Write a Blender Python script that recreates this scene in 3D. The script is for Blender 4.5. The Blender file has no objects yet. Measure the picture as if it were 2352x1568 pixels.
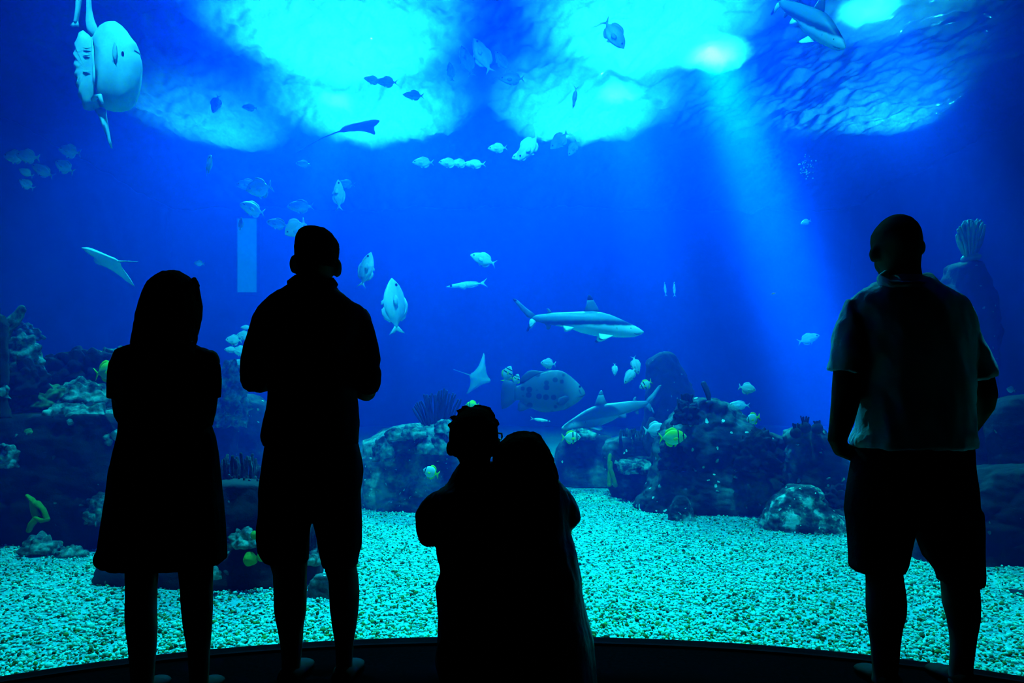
import bpy, math, random
import numpy as np
from mathutils import Vector, Matrix, noise as mn

random.seed(7)
rng = np.random.default_rng(7)
SC = bpy.context.scene
COL = SC.collection
PI = math.pi

# ------------------------------------------------------------------ camera
# level camera 1.1 m above the viewing floor, looking along +Y; the frame is raised by lens shift
FPX, CX, HY, CAMZ = 1700.0, 1176.0, 900.0, 1.1
cam_d = bpy.data.cameras.new('camera')
cam_d.sensor_width = 36.0
cam_d.lens = FPX / 2352.0 * 36.0
cam_d.shift_y = (HY - 784.0) / 2352.0
cam_d.clip_end = 200
cam = bpy.data.objects.new('camera', cam_d)
cam.location = (0, 0, CAMZ)
cam.rotation_euler = (PI / 2, 0, 0)
COL.objects.link(cam)
SC.camera = cam


def at(px, py, Y):
    """the point at distance Y that the photograph shows at pixel px, py"""
    return Vector(((px - CX) * Y / FPX, Y, CAMZ - (py - HY) * Y / FPX))


# ------------------------------------------------------------------ world, view
w = bpy.data.worlds.new('world')
SC.world = w
w.use_nodes = True
w.node_tree.nodes['Background'].inputs[0].default_value = (0, 0, 0, 1)
w.node_tree.nodes['Background'].inputs[1].default_value = 0.0
SC.view_settings.view_transform = 'Standard'
SC.view_settings.look = 'None'
SC.view_settings.exposure = 0.0
SC.view_settings.gamma = 1.0
SC.view_settings.use_curve_mapping = False
SC.cycles.max_bounces = 4
SC.cycles.diffuse_bounces = 1
SC.cycles.glossy_bounces = 1
SC.cycles.volume_bounces = 0
SC.cycles.use_light_tree = False
SC.cycles.adaptive_threshold = 0.2
SC.cycles.adaptive_min_samples = 16
SC.cycles.transparent_max_bounces = 8
SC.cycles.transmission_bounces = 2
SC.cycles.sample_clamp_indirect = 4.0

# ------------------------------------------------------------------ lamps above the water: tank lamps, added fill and glint lights
SURF_Z = 7.0


def spot(name, loc, target, power, half_deg, blend, color=(0.012, 0.44, 1.0), radius=0.15):
    d = bpy.data.lights.new(name, 'SPOT')
    d.energy = power
    d.color = color
    d.spot_size = math.radians(2 * half_deg)
    d.spot_blend = blend
    d.shadow_soft_size = radius
    o = bpy.data.objects.new(name, d)
    o.location = loc
    v = Vector(target) - Vector(loc)
    o.rotation_euler = v.to_track_quat('-Z', 'Y').to_euler()
    COL.objects.link(o)
    return o


WATER_SCATTER, WATER_DENSITY, WATER_G = (0.0, 0.075, 1.0, 1), 0.10, 0.66
WATER_ABS, WATER_ABS_D = (0.0, 0.85, 1.0, 1), 0.05
LZ = 11.6
LP = 24000.0
# rows of lamps at the back of the tank, slanting towards the window
for x, y, tx, ty, pw, half in [(-3.4, 15.8, -2.0, 6.6, 1.05, 21.5), (2.5, 15.4, 1.6, 6.4, 1.05, 19.5), (-3.3, 19.6, -2.4, 9.4, 1.05, 20), (1.8, 19.6, 1.2, 9.4, 1.05, 19), (-7.0, 21.0, -5.8, 9.0, 0.5, 15), (6.0, 15.0, 5.6, 6.0, 0.2, 12)]:
    spot('tank_lamp_light', (x, y, LZ), (tx, ty, 0), LP * pw, half, 1.0)
# narrow beams
spot('beam_lamp_light', (3.7, 16.95, LZ), (3.36, 8.0, 1.19), LP * 26, 2.9, 1.0)
spot('beam_lamp_light', (3.7, 16.95, LZ), (3.36, 8.0, 1.19), LP * 6, 5.2, 1.0)
spot('beam_lamp_light', (2.0, 18.5, LZ), (2.3, 9.5, 0.5), LP * 4, 4.0, 1.0)
spot('beam_lamp_light', (5.75, 14.7, LZ), (5.24, 8.0, 2.3), LP * 2.5, 4.5, 1.0)
# low light added at the far right to put glints on the ripples
spot('added_skim_light', (10.2, 17.5, 8.3), (3.5, 12.5, 7.0), LP * 0.16, 34, 1.0)
# unseen fill lamps added over the window to brighten gravel, sunfish and fish fronts
spot('front_fill_light', (-1.6, 4.3, LZ), (-1.6, 4.7, 0), LP * 1.0, 17.5, 0.8)
spot('front_fill_light', (1.3, 4.3, LZ), (1.3, 5.0, 0), LP * 1.0, 17.5, 0.8)
spot('front_fill_light', (-3.2, 3.9, LZ), (-4.1, 7.6, 4.4), LP * 0.8, 11, 0.9)
spot('front_fill_light', (0.4, 3.9, LZ), (0.8, 10.0, 3.0), LP * 1.3, 24, 1.0)
spot('beam_lamp_light', (-3.7, 18.6, LZ), (-3.4, 10.0, 0.5), LP * 2.5, 3.6, 1.0)



# ------------------------------------------------------------------ mesh helpers
ORIGIN = {}


def add_mesh(name, verts, faces, mat, parent=None, smooth=True, world=True, origin=None):
    me = bpy.data.meshes.new(name)
    v = np.asarray(verts, dtype=np.float64).reshape(-1, 3)
    o0 = Vector((0, 0, 0))
    if parent is not None and world:
        o0 = ORIGIN[parent.name]
    elif origin is not None:
        o0 = Vector(origin)
    v = v - np.array(o0)
    if isinstance(faces, np.ndarray):
        faces = faces.tolist()
    me.from_pydata(v.tolist(), [], faces)
    me.update()
    if smooth:
        me.polygons.foreach_set('use_smooth', [True] * len(me.polygons))
    o = bpy.data.objects.new(name, me)
    COL.objects.link(o)
    if mat is not None:
        me.materials.append(mat)
    if parent is not None:
        o.parent = parent
        ORIGIN[o.name] = o0.copy()
    else:
        o.location = o0
        ORIGIN[o.name] = o0.copy()
    return o


def empty(name, loc):
    o = bpy.data.objects.new(name, None)
    o.empty_display_size = 0.1
    o.location = loc
    COL.objects.link(o)
    ORIGIN[o.name] = Vector(loc)
    return o


def tag(o, label=None, category=None, group=None, kind=None):
    if label:
        o['label'] = label
    if category:
        o['category'] = category
    if group:
        o['group'] = group
    if kind:
        o['kind'] = kind
    return o


def ring_faces(nr, n, cap=True, off=0):
    f = []
    for i in range(nr - 1):
        a, b = off + i * n, off + (i + 1) * n
        for j in range(n):
            k = (j + 1) % n
            f.append((a + j, a + k, b + k, b + j))
    if cap:
        f.append(tuple(off + j for j in reversed(range(n))))
        f.append(tuple(off + (nr - 1) * n + j for j in range(n)))
    return f


def merge(parts):
    V, F, o = [], [], 0
    for v, f in parts:
        v = np.asarray(v, dtype=np.float64).reshape(-1, 3)
        V.append(v)
        F += [tuple(i + o for i in q) for q in f]
        o += len(v)
    return np.concatenate(V), F


def ellipsoid(c, r, n=14, m=9, rot=None):
    v = []
    for i in range(m):
        t = PI * (i + 0.5) / m
        for j in range(n):
            p = 2 * PI * j / n
            q = Vector((r[0] * math.sin(t) * math.cos(p), r[1] * math.sin(t) * math.sin(p), -r[2] * math.cos(t)))
            if rot is not None:
                q = rot @ q
            v.append(tuple(Vector(c) + q))
    return np.array(v), ring_faces(m, n)


def loft_px(slices, Y, n=28, power=2.3, steps=0, dscale=1.0):
    """closed body from horizontal slices (py, xl, xr, half_depth[, dy]) seen at distance Y"""
    sl = []
    for s in slices:
        s = list(s) + [0.0] * (5 - len(s))
        sl.append(s[:5])
    sl = np.array(sl, dtype=float)
    if steps:
        t = np.arange(len(sl))
        tt = np.linspace(0, len(sl) - 1, steps)
        sl = np.stack([np.interp(tt, t, sl[:, k]) for k in range(5)], 1)
    V = []
    for py, xl, xr, d, dy in sl:
        y = Y + dy
        c = at((xl + xr) / 2, py, y)
        rx = (xr - xl) / 2 * y / FPX
        for j in range(n):
            a = 2 * PI * j / n
            ca, sa = math.cos(a), math.sin(a)
            V.append((c.x + rx * math.copysign(abs(ca) ** (2 / power), ca),
                      y + d * dscale * math.copysign(abs(sa) ** (2 / power), sa), c.z))
    return np.array(V), ring_faces(len(sl), n)


def tube(pts, radii, n=12, flat=1.0, end=True):
    """tapered tube through pts; radii scalars or (r_side, r_up)"""
    P = [Vector(p) for p in pts]
    R = list(radii)
    if end:      # rounded ends
        d0 = (P[0] - P[1]).normalized()
        d1 = (P[-1] - P[-2]).normalized()
        r0 = R[0] if not isinstance(R[0], tuple) else min(R[0])
        r1 = R[-1] if not isinstance(R[-1], tuple) else min(R[-1])
        sc = lambda r, k: tuple(x * k for x in r) if isinstance(r, tuple) else r * k
        P = [P[0] + d0 * r0 * 0.9, P[0] + d0 * r0 * 0.6] + P + [P[-1] + d1 * r1 * 0.6, P[-1] + d1 * r1 * 0.9]
        R = [sc(R[0], 0.35), sc(R[0], 0.78)] + R + [sc(R[-1], 0.78), sc(R[-1], 0.35)]
    V = []
    up = Vector((0, 0, 1))
    prev = None
    for i, p in enumerate(P):
        t = (P[min(i + 1, len(P) - 1)] - P[max(i - 1, 0)]).normalized()
        if prev is None:
            u = up if abs(t.z) < 0.9 else Vector((0, 1, 0))
            s = t.cross(u).normalized()
        else:
            s = (prev - t * prev.dot(t)).normalized()
        prev = s
        q = s.cross(t).normalized()
        r = R[i] if isinstance(R[i], tuple) else (R[i], R[i] * flat)
        for j in range(n):
            a = 2 * PI * j / n
            V.append(tuple(p + s * (r[0] * math.cos(a)) + q * (r[1] * math.sin(a))))
    return np.array(V), ring_faces(len(P), n)


def inflate(outline, thick, rings=4, centre=None, p=2.0, axis='y', edge=0.0):
    """a flat animal part with depth: star-shaped outline (u, v), swelling to half thickness `thick` at the centre"""
    o = np.array(outline, dtype=float)
    c = o.mean(0) if centre is None else np.array(centre, float)
    n = len(o)
    V = []
    rs = [1.0 - k / rings for k in range(rings)]
    def lay(s, sign):
        t = edge + (thick - edge) * math.sqrt(max(0.0, 1 - s ** p))
        return [(c[0] + (q[0] - c[0]) * s, sign * t, c[1] + (q[1] - c[1]) * s) for q in o]
    layers = [lay(s, 1) for s in reversed(rs[1:])] + [lay(1.0, 1 if edge else 0)]
    if edge:
        layers += [lay(1.0, -1)]
    layers += [lay(s, -1) for s in rs[1:]]
    V = [(c[0], thick, c[1])]
    for L in layers:
        V += L
    V.append((c[0], -thick, c[1]))
    F = [(0, 1 + (j + 1) % n, 1 + j) for j in range(n)]
    F += ring_faces(len(layers), n, cap=False, off=1)
    b = 1 + (len(layers) - 1) * n
    e = len(V) - 1
    F += [(e, b + j, b + (j + 1) % n) for j in range(n)]
    V = np.array(V)
    if axis == 'z':
        V = V[:, [0, 2, 1]]
        F = [tuple(reversed(f)) for f in F]
    return V, F


def fuse(name, parts, mat, parent, voxel=0.008, smooth=4, bump=None):
    """one continuous skin grown over the overlapping parts"""
    v, f = merge(parts)
    me = bpy.data.meshes.new(name + '_raw')
    me.from_pydata(v.tolist(), [], f)
    o = bpy.data.objects.new(name + '_raw', me)
    COL.objects.link(o)
    m = o.modifiers.new('r', 'REMESH')
    m.mode = 'VOXEL'
    m.voxel_size = voxel
    m.use_smooth_shade = True
    s = o.modifiers.new('s', 'SMOOTH')
    s.iterations = smooth
    s.factor = 0.5
    dg = bpy.context.evaluated_depsgraph_get()
    ev = o.evaluated_get(dg)
    out = bpy.data.meshes.new_from_object(ev)
    bpy.data.objects.remove(o)
    bpy.data.meshes.remove(me)
    n = len(out.vertices)
    co = np.empty(n * 3)
    out.vertices.foreach_get('co', co)
    co = co.reshape(-1, 3)
    if bump is not None:
        no = np.empty(n * 3)
        out.vertices.foreach_get('normal', no)
        co = co + no.reshape(-1, 3) * np.array([bump(Vector(c)) for c in co])[:, None]
    co = co - np.array(ORIGIN[parent.name])
    out.vertices.foreach_set('co', co.ravel())
    out.update()
    out.polygons.foreach_set('use_smooth', [True] * len(out.polygons))
    out.materials.clear()
    out.materials.append(mat)
    out.name = name
    ob = bpy.data.objects.new(name, out)
    COL.objects.link(ob)
    ob.parent = parent
    ORIGIN[ob.name] = ORIGIN[parent.name].copy()
    return ob


# ------------------------------------------------------------------ materials
def new_mat(name):
    m = bpy.data.materials.new(name)
    m.use_nodes = True
    nt = m.node_tree
    return m, nt, nt.nodes['Principled BSDF']


def plain(name, col, rough=0.6, var=0.15, scale=8.0, bump=0.0, bscale=40.0, coat=0.0, spec=0.3):
    """one colour, slightly uneven"""
    m, nt, b = new_mat(name)
    tc = nt.nodes.new('ShaderNodeTexCoord')
    nz = nt.nodes.new('ShaderNodeTexNoise')
    nz.inputs['Scale'].default_value = scale
    nz.inputs['Detail'].default_value = 4
    nt.links.new(tc.outputs['Object'], nz.inputs['Vector'])
    cr = nt.nodes.new('ShaderNodeValToRGB')
    cr.color_ramp.elements[0].position = 0.3
    cr.color_ramp.elements[1].position = 0.7
    cr.color_ramp.elements[0].color = (*[c * (1 - var) for c in col], 1)
    cr.color_ramp.elements[1].color = (*[min(1, c * (1 + var)) for c in col], 1)
    nt.links.new(nz.outputs['Fac'], cr.inputs['Fac'])
    nt.links.new(cr.outputs['Color'], b.inputs['Base Color'])
    b.inputs['Roughness'].default_value = rough
    b.inputs['Specular IOR Level'].default_value = spec
    if bump:
        n2 = nt.nodes.new('ShaderNodeTexNoise')
        n2.inputs['Scale'].default_value = bscale
        n2.inputs['Detail'].default_value = 6
        nt.links.new(tc.outputs['Object'], n2.inputs['Vector'])
        bp = nt.nodes.new('ShaderNodeBump')
        bp.inputs['Strength'].default_value = bump
        bp.inputs['Distance'].default_value = 0.02
        nt.links.new(n2.outputs['Fac'], bp.inputs['Height'])
        nt.links.new(bp.outputs['Normal'], b.inputs['Normal'])
    return m


def mottled(name, cols, scale=3.0, detail=8.0, rough=0.85, bump=0.5, bscale=18.0, bdist=0.04, spots=None, spot_scale=14.0, spot_size=0.16):
    """several colours by noise; optional pale encrusting spots"""
    m, nt, b = new_mat(name)
    tc = nt.nodes.new('ShaderNodeTexCoord')
    nz = nt.nodes.new('ShaderNodeTexNoise')
    nz.inputs['Scale'].default_value = scale
    nz.inputs['Detail'].default_value = detail
    nz.inputs['Roughness'].default_value = 0.65
    nt.links.new(tc.outputs['Object'], nz.inputs['Vector'])
    cr = nt.nodes.new('ShaderNodeValToRGB')
    els = cr.color_ramp.elements
    while len(els) < len(cols):
        els.new(0.5)
    for i, (p, c) in enumerate(cols):
        els[i].position = p
        els[i].color = (*c, 1)
    nt.links.new(nz.outputs['Fac'], cr.inputs['Fac'])
    colout = cr.outputs['Color']
    if spots:
        vo = nt.nodes.new('ShaderNodeTexVoronoi')
        vo.inputs['Scale'].default_value = spot_scale
        wp = nt.nodes.new('ShaderNodeMix')
        wp.data_type = 'RGBA'
        n3 = nt.nodes.new('ShaderNodeTexNoise')
        n3.inputs['Scale'].default_value = spot_scale * 0.9
        n3.inputs['Detail'].default_value = 3
        nt.links.new(tc.outputs['Object'], n3.inputs['Vector'])
        wp.inputs[0].default_value = 0.08
        nt.links.new(tc.outputs['Object'], wp.inputs[6])
        nt.links.new(n3.outputs['Color'], wp.inputs[7])
        nt.links.new(wp.outputs[2], vo.inputs['Vector'])
        # only some cells carry a spot
        lt = nt.nodes.new('ShaderNodeMath')
        lt.operation = 'LESS_THAN'
        lt.inputs[1].default_value = spot_size
        nt.links.new(vo.outputs['Distance'], lt.inputs[0])
        sx = nt.nodes.new('ShaderNodeSeparateColor')
        nt.links.new(vo.outputs['Color'], sx.inputs[0])
        l2 = nt.nodes.new('ShaderNodeMath')
        l2.operation = 'LESS_THAN'
        l2.inputs[1].default_value = 0.55
        nt.links.new(sx.outputs[0], l2.inputs[0])
        mu = nt.nodes.new('ShaderNodeMath')
        mu.operation = 'MULTIPLY'
        nt.links.new(lt.outputs[0], mu.inputs[0])
        nt.links.new(l2.outputs[0], mu.inputs[1])
        mx = nt.nodes.new('ShaderNodeMix')
        mx.data_type = 'RGBA'
        nt.links.new(mu.outputs[0], mx.inputs[0])
        nt.links.new(colout, mx.inputs[6])
        mx.inputs[7].default_value = (*spots, 1)
        colout = mx.outputs[2]
    nt.links.new(colout, b.inputs['Base Color'])
    b.inputs['Roughness'].default_value = rough
    b.inputs['Specular IOR Level'].default_value = 0.2
    n2 = nt.nodes.new('ShaderNodeTexNoise')
    n2.inputs['Scale'].default_value = bscale
    n2.inputs['Detail'].default_value = 8
    n2.inputs['Roughness'].default_value = 0.7
    nt.links.new(tc.outputs['Object'], n2.inputs['Vector'])
    bp = nt.nodes.new('ShaderNodeBump')
    bp.inputs['Strength'].default_value = bump
    bp.inputs['Distance'].default_value = bdist
    nt.links.new(n2.outputs['Fac'], bp.inputs['Height'])
    nt.links.new(bp.outputs['Normal'], b.inputs['Normal'])
    return m


M = {}
M['rock'] = mottled('reef_rock', [(0.42, (0.003, 0.006, 0.007)), (0.52, (0.025, 0.055, 0.055)), (0.66, (0.12, 0.25, 0.23))],
                    scale=2.2, spots=(0.5, 0.8, 0.75), spot_scale=12, spot_size=0.2)
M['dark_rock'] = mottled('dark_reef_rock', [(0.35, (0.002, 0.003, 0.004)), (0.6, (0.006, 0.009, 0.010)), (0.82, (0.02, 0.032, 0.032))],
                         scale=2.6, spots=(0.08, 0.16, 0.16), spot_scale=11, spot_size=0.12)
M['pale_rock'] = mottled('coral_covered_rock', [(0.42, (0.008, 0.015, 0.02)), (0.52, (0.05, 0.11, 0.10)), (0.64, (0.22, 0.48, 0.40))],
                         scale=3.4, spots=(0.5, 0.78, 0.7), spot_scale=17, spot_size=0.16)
M['sandy_rock'] = mottled('sand_dusted_rock', [(0.46, (0.01, 0.02, 0.022)), (0.54, (0.05, 0.12, 0.11)), (0.62, (0.3, 0.75, 0.68))],
                          scale=7.0, spots=(0.6, 0.85, 0.8), spot_scale=20, spot_size=0.18)
M['coral'] = mottled('teal_coral', [(0.42, (0.006, 0.02, 0.02)), (0.52, (0.06, 0.18, 0.15)), (0.64, (0.18, 0.50, 0.40))],
                     scale=9.0, bump=0.6, bscale=30, bdist=0.03)
M['green_coral'] = mottled('green_coral', [(0.40, (0.01, 0.03, 0.01)), (0.52, (0.05, 0.14, 0.04)), (0.68, (0.12, 0.32, 0.10))],
                           scale=8.0, bump=0.6, bscale=30, bdist=0.03)
M['black_coral'] = mottled('dark_coral', [(0.35, (0.002, 0.003, 0.004)), (0.7, (0.008, 0.012, 0.014))], scale=7.0, bump=0.6, bscale=25)
M['fan'] = plain('sea_fan_skin', (0.015, 0.02, 0.045), 0.8, 0.3)
M['finger'] = mottled('finger_coral_skin', [(0.45, (0.006, 0.012, 0.014)), (0.6, (0.04, 0.10, 0.10)), (0.75, (0.16, 0.36, 0.33))], scale=14, bump=0.5, bscale=50)
M['sponge'] = plain('yellow_green_sponge', (0.12, 0.26, 0.004), 0.8, 0.25, bump=0.4)
M['brown_sponge'] = plain('brown_blade_sponge', (0.05, 0.035, 0.04), 0.85, 0.3, bump=0.4)
M['plume'] = plain('plume_coral_skin', (0.14, 0.40, 0.34), 0.8, 0.25)
M['tank_wall'] = mottled('tank_wall_rockwork', [(0.35, (0.01, 0.015, 0.03)), (0.65, (0.03, 0.045, 0.06))], scale=0.8, bump=0.4, bscale=4, bdist=0.2)
M['carpet'] = plain('dark_carpet', (0.0008, 0.0008, 0.0012), 0.95, 0.3, scale=60, bump=0.3, bscale=300, spec=0.0)
M['black_paint'] = plain('black_painted_plaster', (0.0012, 0.0012, 0.0016), 0.9, 0.2, bump=0.1, spec=0.0)
M['rubber'] = plain('black_window_curb', (0.003, 0.003, 0.005), 0.7, 0.2, bump=0.1, spec=0.0)
M['skin'] = plain('skin', (0.09, 0.06, 0.045), 0.6, 0.08, scale=20, spec=0.0)
M['hair'] = plain('black_hair', (0.010, 0.008, 0.007), 0.55, 0.4, scale=30, bump=0.5, bscale=120, spec=0.0)
M['eye'] = plain('eyeball', (0.6, 0.6, 0.6), 0.2, 0.02)
M['shirt'] = plain('pale_blue_shirt', (0.58, 0.74, 0.80), 0.9, 0.06, scale=15, bump=0.2, bscale=90, spec=0.0)
M['jacket'] = plain('black_jacket', (0.012, 0.012, 0.015), 0.85, 0.2, bump=0.2, spec=0.0)
M['coat'] = plain('dark_quilted_coat', (0.018, 0.018, 0.024), 0.8, 0.2, bump=0.3, spec=0.0)
M['dress'] = plain('black_dress', (0.012, 0.010, 0.013), 0.9, 0.2, bump=0.2, spec=0.0)
M['long_dress'] = plain('dark_shiny_dress', (0.03, 0.03, 0.05), 0.45, 0.3, scale=12, bump=0.3)
M['shorts'] = plain('dark_shorts', (0.014, 0.015, 0.018), 0.9, 0.15, bump=0.2, spec=0.0)
M['shoe'] = plain('dark_shoe', (0.005, 0.005, 0.006), 0.8, 0.2, spec=0.05)
M['frame'] = plain('black_eyeglass_frame', (0.01, 0.01, 0.01), 0.3, 0.1)
M['phone'] = plain('black_phone_case', (0.012, 0.012, 0.014), 0.4, 0.1)
M['earring'] = plain('pink_earring', (0.8, 0.1, 0.35), 0.3, 0.1)

# ================================================================== the setting
def glassY(x):
    return 3.30 - 0.0896 * x * x - 0.00826 * x ** 4


GX = np.linspace(-3.1, 3.1, 63)


def strip(pts, z0, z1, thick, name, mat, kind='structure'):
    """upright curved slab along pts (x, y), thickness towards -Y"""
    V, n = [], len(pts)
    for (x, y) in pts:
        V += [(x, y, z0), (x, y, z1), (x, y - thick, z1), (x, y - thick, z0)]
    F = []
    for i in range(n - 1):
        a, b = 4 * i, 4 * i + 4
        for k in range(4):
            l = (k + 1) % 4
            F.append((a + k, a + l, b + l, b + k))
    F += [(0, 3, 2, 1), (4 * n - 4, 4 * n - 3, 4 * n - 2, 4 * n - 1)]
    o = add_mesh(name, V, F, mat, smooth=False)
    return tag(o, kind=kind)


GL = [(x, glassY(x)) for x in GX]


def slab(name, poly, z0, z1, mat):
    n = len(poly)
    V = [(x, y, z0) for x, y in poly] + [(x, y, z1) for x, y in poly]
    F = [tuple(reversed(range(n))), tuple(range(n, 2 * n))] + [(i, (i + 1) % n, n + (i + 1) % n, n + i) for i in range(n)]
    return tag(add_mesh(name, V, F, mat, smooth=False), kind='structure')


room_poly = [(x, y - 0.02) for x, y in GL] + [(3.6, -2.2), (-3.6, -2.2)]
slab('floor', room_poly, -0.12, 0.0, M['carpet'])
slab('ceiling', room_poly, 3.45, 3.6, M['black_paint'])
slab('wall_left', [(-3.72, -2.2), (-3.62, -2.2), (-3.12, glassY(3.1)), (-3.22, glassY(3.1))], 0, 3.45, M['black_paint'])
slab('wall_right', [(3.22, glassY(3.1)), (3.12, glassY(3.1)), (3.62, -2.2), (3.72, -2.2)], 0, 3.45, M['black_paint'])
slab('wall_rear', [(-3.7, -2.32), (3.7, -2.32), (3.7, -2.2), (-3.7, -2.2)], 0, 3.45, M['black_paint'])
strip(GL, 3.2, 10.9, 0.14, 'wall_header', M['black_paint'])
strip([(x, y - 0.0) for x, y in GL], -0.12, 0.012, 0.08, 'trim_1', M['rubber'])

gm, nt, b = new_mat('clear_acrylic')
tr = nt.nodes.new('ShaderNodeBsdfTransparent')
tr.inputs['Color'].default_value = (0.93, 0.97, 0.98, 1)
nt.links.new(tr.outputs[0], nt.nodes['Material Output'].inputs['Surface'])
nt.nodes.remove(b)
strip([(x, y - 0.01) for x, y in GL], 0.012, 3.2, 0.05, 'window_1', gm)

TX, TY = 11.0, 24.0
gy0 = glassY(3.1)
slab('wall_front_left', [(-TX, gy0 - 0.2), (-3.1, gy0 - 0.2), (-3.1, gy0), (-TX, gy0)], -0.3, 10.9, M['tank_wall'])
slab('wall_front_right', [(3.1, gy0 - 0.2), (TX, gy0 - 0.2), (TX, gy0), (3.1, gy0)], -0.3, 10.9, M['tank_wall'])


def rock_wall(name, p0, p1, z0, z1, amp, seed):
    nx, nz = 90, 40
    d = (Vector(p1) - Vector(p0))
    nrm = Vector((-d.y, d.x)).normalized()
    V = []
    for i in range(nz):
        for j in range(nx):
            p = Vector(p0) + d * (j / (nx - 1))
            z = z0 + (z1 - z0) * i / (nz - 1)
            h = amp * mn.fractal(Vector((p.x * 0.35 + seed, p.y * 0.35, z * 0.35)), 0.9, 2.1, 5)
            V.append((p.x + nrm.x * h, p.y + nrm.y * h, z))
    F = [(i * nx + j, i * nx + j + 1, (i + 1) * nx + j + 1, (i + 1) * nx + j) for i in range(nz - 1) for j in range(nx - 1)]
    return tag(add_mesh(name, V, F, M['tank_wall']), kind='structure')


rock_wall('wall_tank_left', (-TX, TY), (-TX, gy0 - 0.2), -0.4, 10.9, 0.5, 3.0)
rock_wall('wall_tank_right', (TX, gy0 - 0.2), (TX, TY), -0.4, 10.9, 0.5, 9.0)
rock_wall('wall_tank_back', (TX, TY), (-TX, TY), -0.4, 10.9, 0.5, 17.0)
slab('ceiling_tank', [(-TX, gy0 - 0.2), (TX, gy0 - 0.2), (TX, TY + 0.5), (-TX, TY + 0.5)], 12.6, 12.8, M['black_paint'])

# lit viewing window in the far wall of the tank
wm, nt, b = new_mat('lit_far_window')
em = nt.nodes.new('ShaderNodeEmission')
em.inputs['Color'].default_value = (0.0, 0.16, 1.0, 1)
em.inputs['Strength'].default_value = 1.0
nt.links.new(em.outputs[0], nt.nodes['Material Output'].inputs['Surface'])


def far_window(name, px0, px1, py0, py1, Y, mat, bar=True):
    a, c = at(px0, py1, Y), at(px1, py0, Y)
    V, F = merge([box(a, c, 0.05)])
    o = add_mesh(name, V, F, mat, smooth=False)
    tag(o, kind='structure')
    if bar:
        V, F = merge([box(Vector((a.x - 0.1, 0, a.z - 0.1)), Vector((a.x, 0, c.z + 0.1)), 0.2, Y), box(Vector((c.x, 0, a.z - 0.1)), Vector((c.x + 0.1, 0, c.z + 0.1)), 0.2, Y),
                      box(Vector((a.x, 0, a.z - 0.1)), Vector((c.x, 0, a.z)), 0.2, Y), box(Vector((a.x, 0, c.z)), Vector((c.x, 0, c.z + 0.1)), 0.2, Y)])
        add_mesh('window_frame', V, F, M['tank_wall'], parent=o, smooth=False)
    return o


def box(a, c, t, Y=None):
    y = a.y if Y is None else Y
    x0, x1, z0, z1 = a.x, c.x, a.z, c.z
    V = [(x0, y - t / 2, z0), (x1, y - t / 2, z0), (x1, y - t / 2, z1), (x0, y - t / 2, z1),
         (x0, y + t / 2, z0), (x1, y + t / 2, z0), (x1, y + t / 2, z1), (x0, y + t / 2, z1)]
    F = [(0, 1, 2, 3), (7, 6, 5, 4), (0, 4, 5, 1), (1, 5, 6, 2), (2, 6, 7, 3), (3, 7, 4, 0)]
    return np.array(V), F


far_window('window_2', 546, 592, 502, 672, 23.0, wm)

# ------------------------------------------------------------------ gravel bed
gr, nt, b = new_mat('gravel')
tc = nt.nodes.new('ShaderNodeTexCoord')
def tex(kind, scale, **kw):
    t = nt.nodes.new(kind)
    t.inputs['Scale'].default_value = scale
    for k, v in kw.items():
        t.inputs[k].default_value = v
    nt.links.new(tc.outputs['Object'], t.inputs['Vector'])
    return t
v1 = tex('ShaderNodeTexVoronoi', 58.0)
n1 = tex('ShaderNodeTexNoise', 60.0, Detail=4.0, Roughness=0.7)
n2 = tex('ShaderNodeTexNoise', 1.3, Detail=4.0)
sx = nt.nodes.new('ShaderNodeSeparateColor')
nt.links.new(v1.outputs['Color'], sx.inputs[0])
ad = nt.nodes.new('ShaderNodeMath'); ad.operation = 'MULTIPLY_ADD'
nt.links.new(n2.outputs['Fac'], ad.inputs[0]); ad.inputs[1].default_value = 0.5
nt.links.new(sx.outputs[0], ad.inputs[2])
cr = nt.nodes.new('ShaderNodeValToRGB')
els = cr.color_ramp.elements
els.new(0.5)
els[0].position, els[0].color = 0.30, (0.004, 0.05, 0.03, 1)
els[1].position, els[1].color = 0.46, (0.02, 0.46, 0.44, 1)
els[2].position, els[2].color = 0.85, (0.05, 0.72, 0.70, 1)
nt.links.new(ad.outputs[0], cr.inputs['Fac'])
nt.links.new(cr.outputs['Color'], b.inputs['Base Color'])
b.inputs['Roughness'].default_value = 0.9
b.inputs['Specular IOR Level'].default_value = 0.1
bp = nt.nodes.new('ShaderNodeBump')
bp.inputs['Strength'].default_value = 1.0
bp.inputs['Distance'].default_value = 0.03
nt.links.new(n1.outputs['Fac'], bp.inputs['Height'])
nt.links.new(bp.outputs['Normal'], b.inputs['Normal'])


def bedz(x, y):
    return 0.05 * mn.noise(Vector((x * 0.7, y * 0.7, 3.3))) + 0.02 * mn.noise(Vector((x * 2.1, y * 2.1, 8.1))) - 0.03 * max(0.0, 1 - (y - glassY(x)) / 0.5)


nx, ny = 160, 170
xs = np.linspace(-TX, TX, nx)
V = []
for j in range(ny):
    t = j / (ny - 1)
    y = gy0 + (TY - gy0) * t ** 1.6
    for x in xs:
        yy = y
        g = glassY(x) + 0.01 if abs(x) < 3.1 else gy0
        yy = max(y, g) if j else g
        yy = g + (TY - g) * t ** 1.6
        V.append((x, yy, bedz(x, yy)))
F = [(j * nx + i, j * nx + i + 1, (j + 1) * nx + i + 1, (j + 1) * nx + i) for j in range(ny - 1) for i in range(nx - 1)]
bed = add_mesh('floor_gravel', V, F, gr)
tag(bed, kind='structure')

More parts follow.
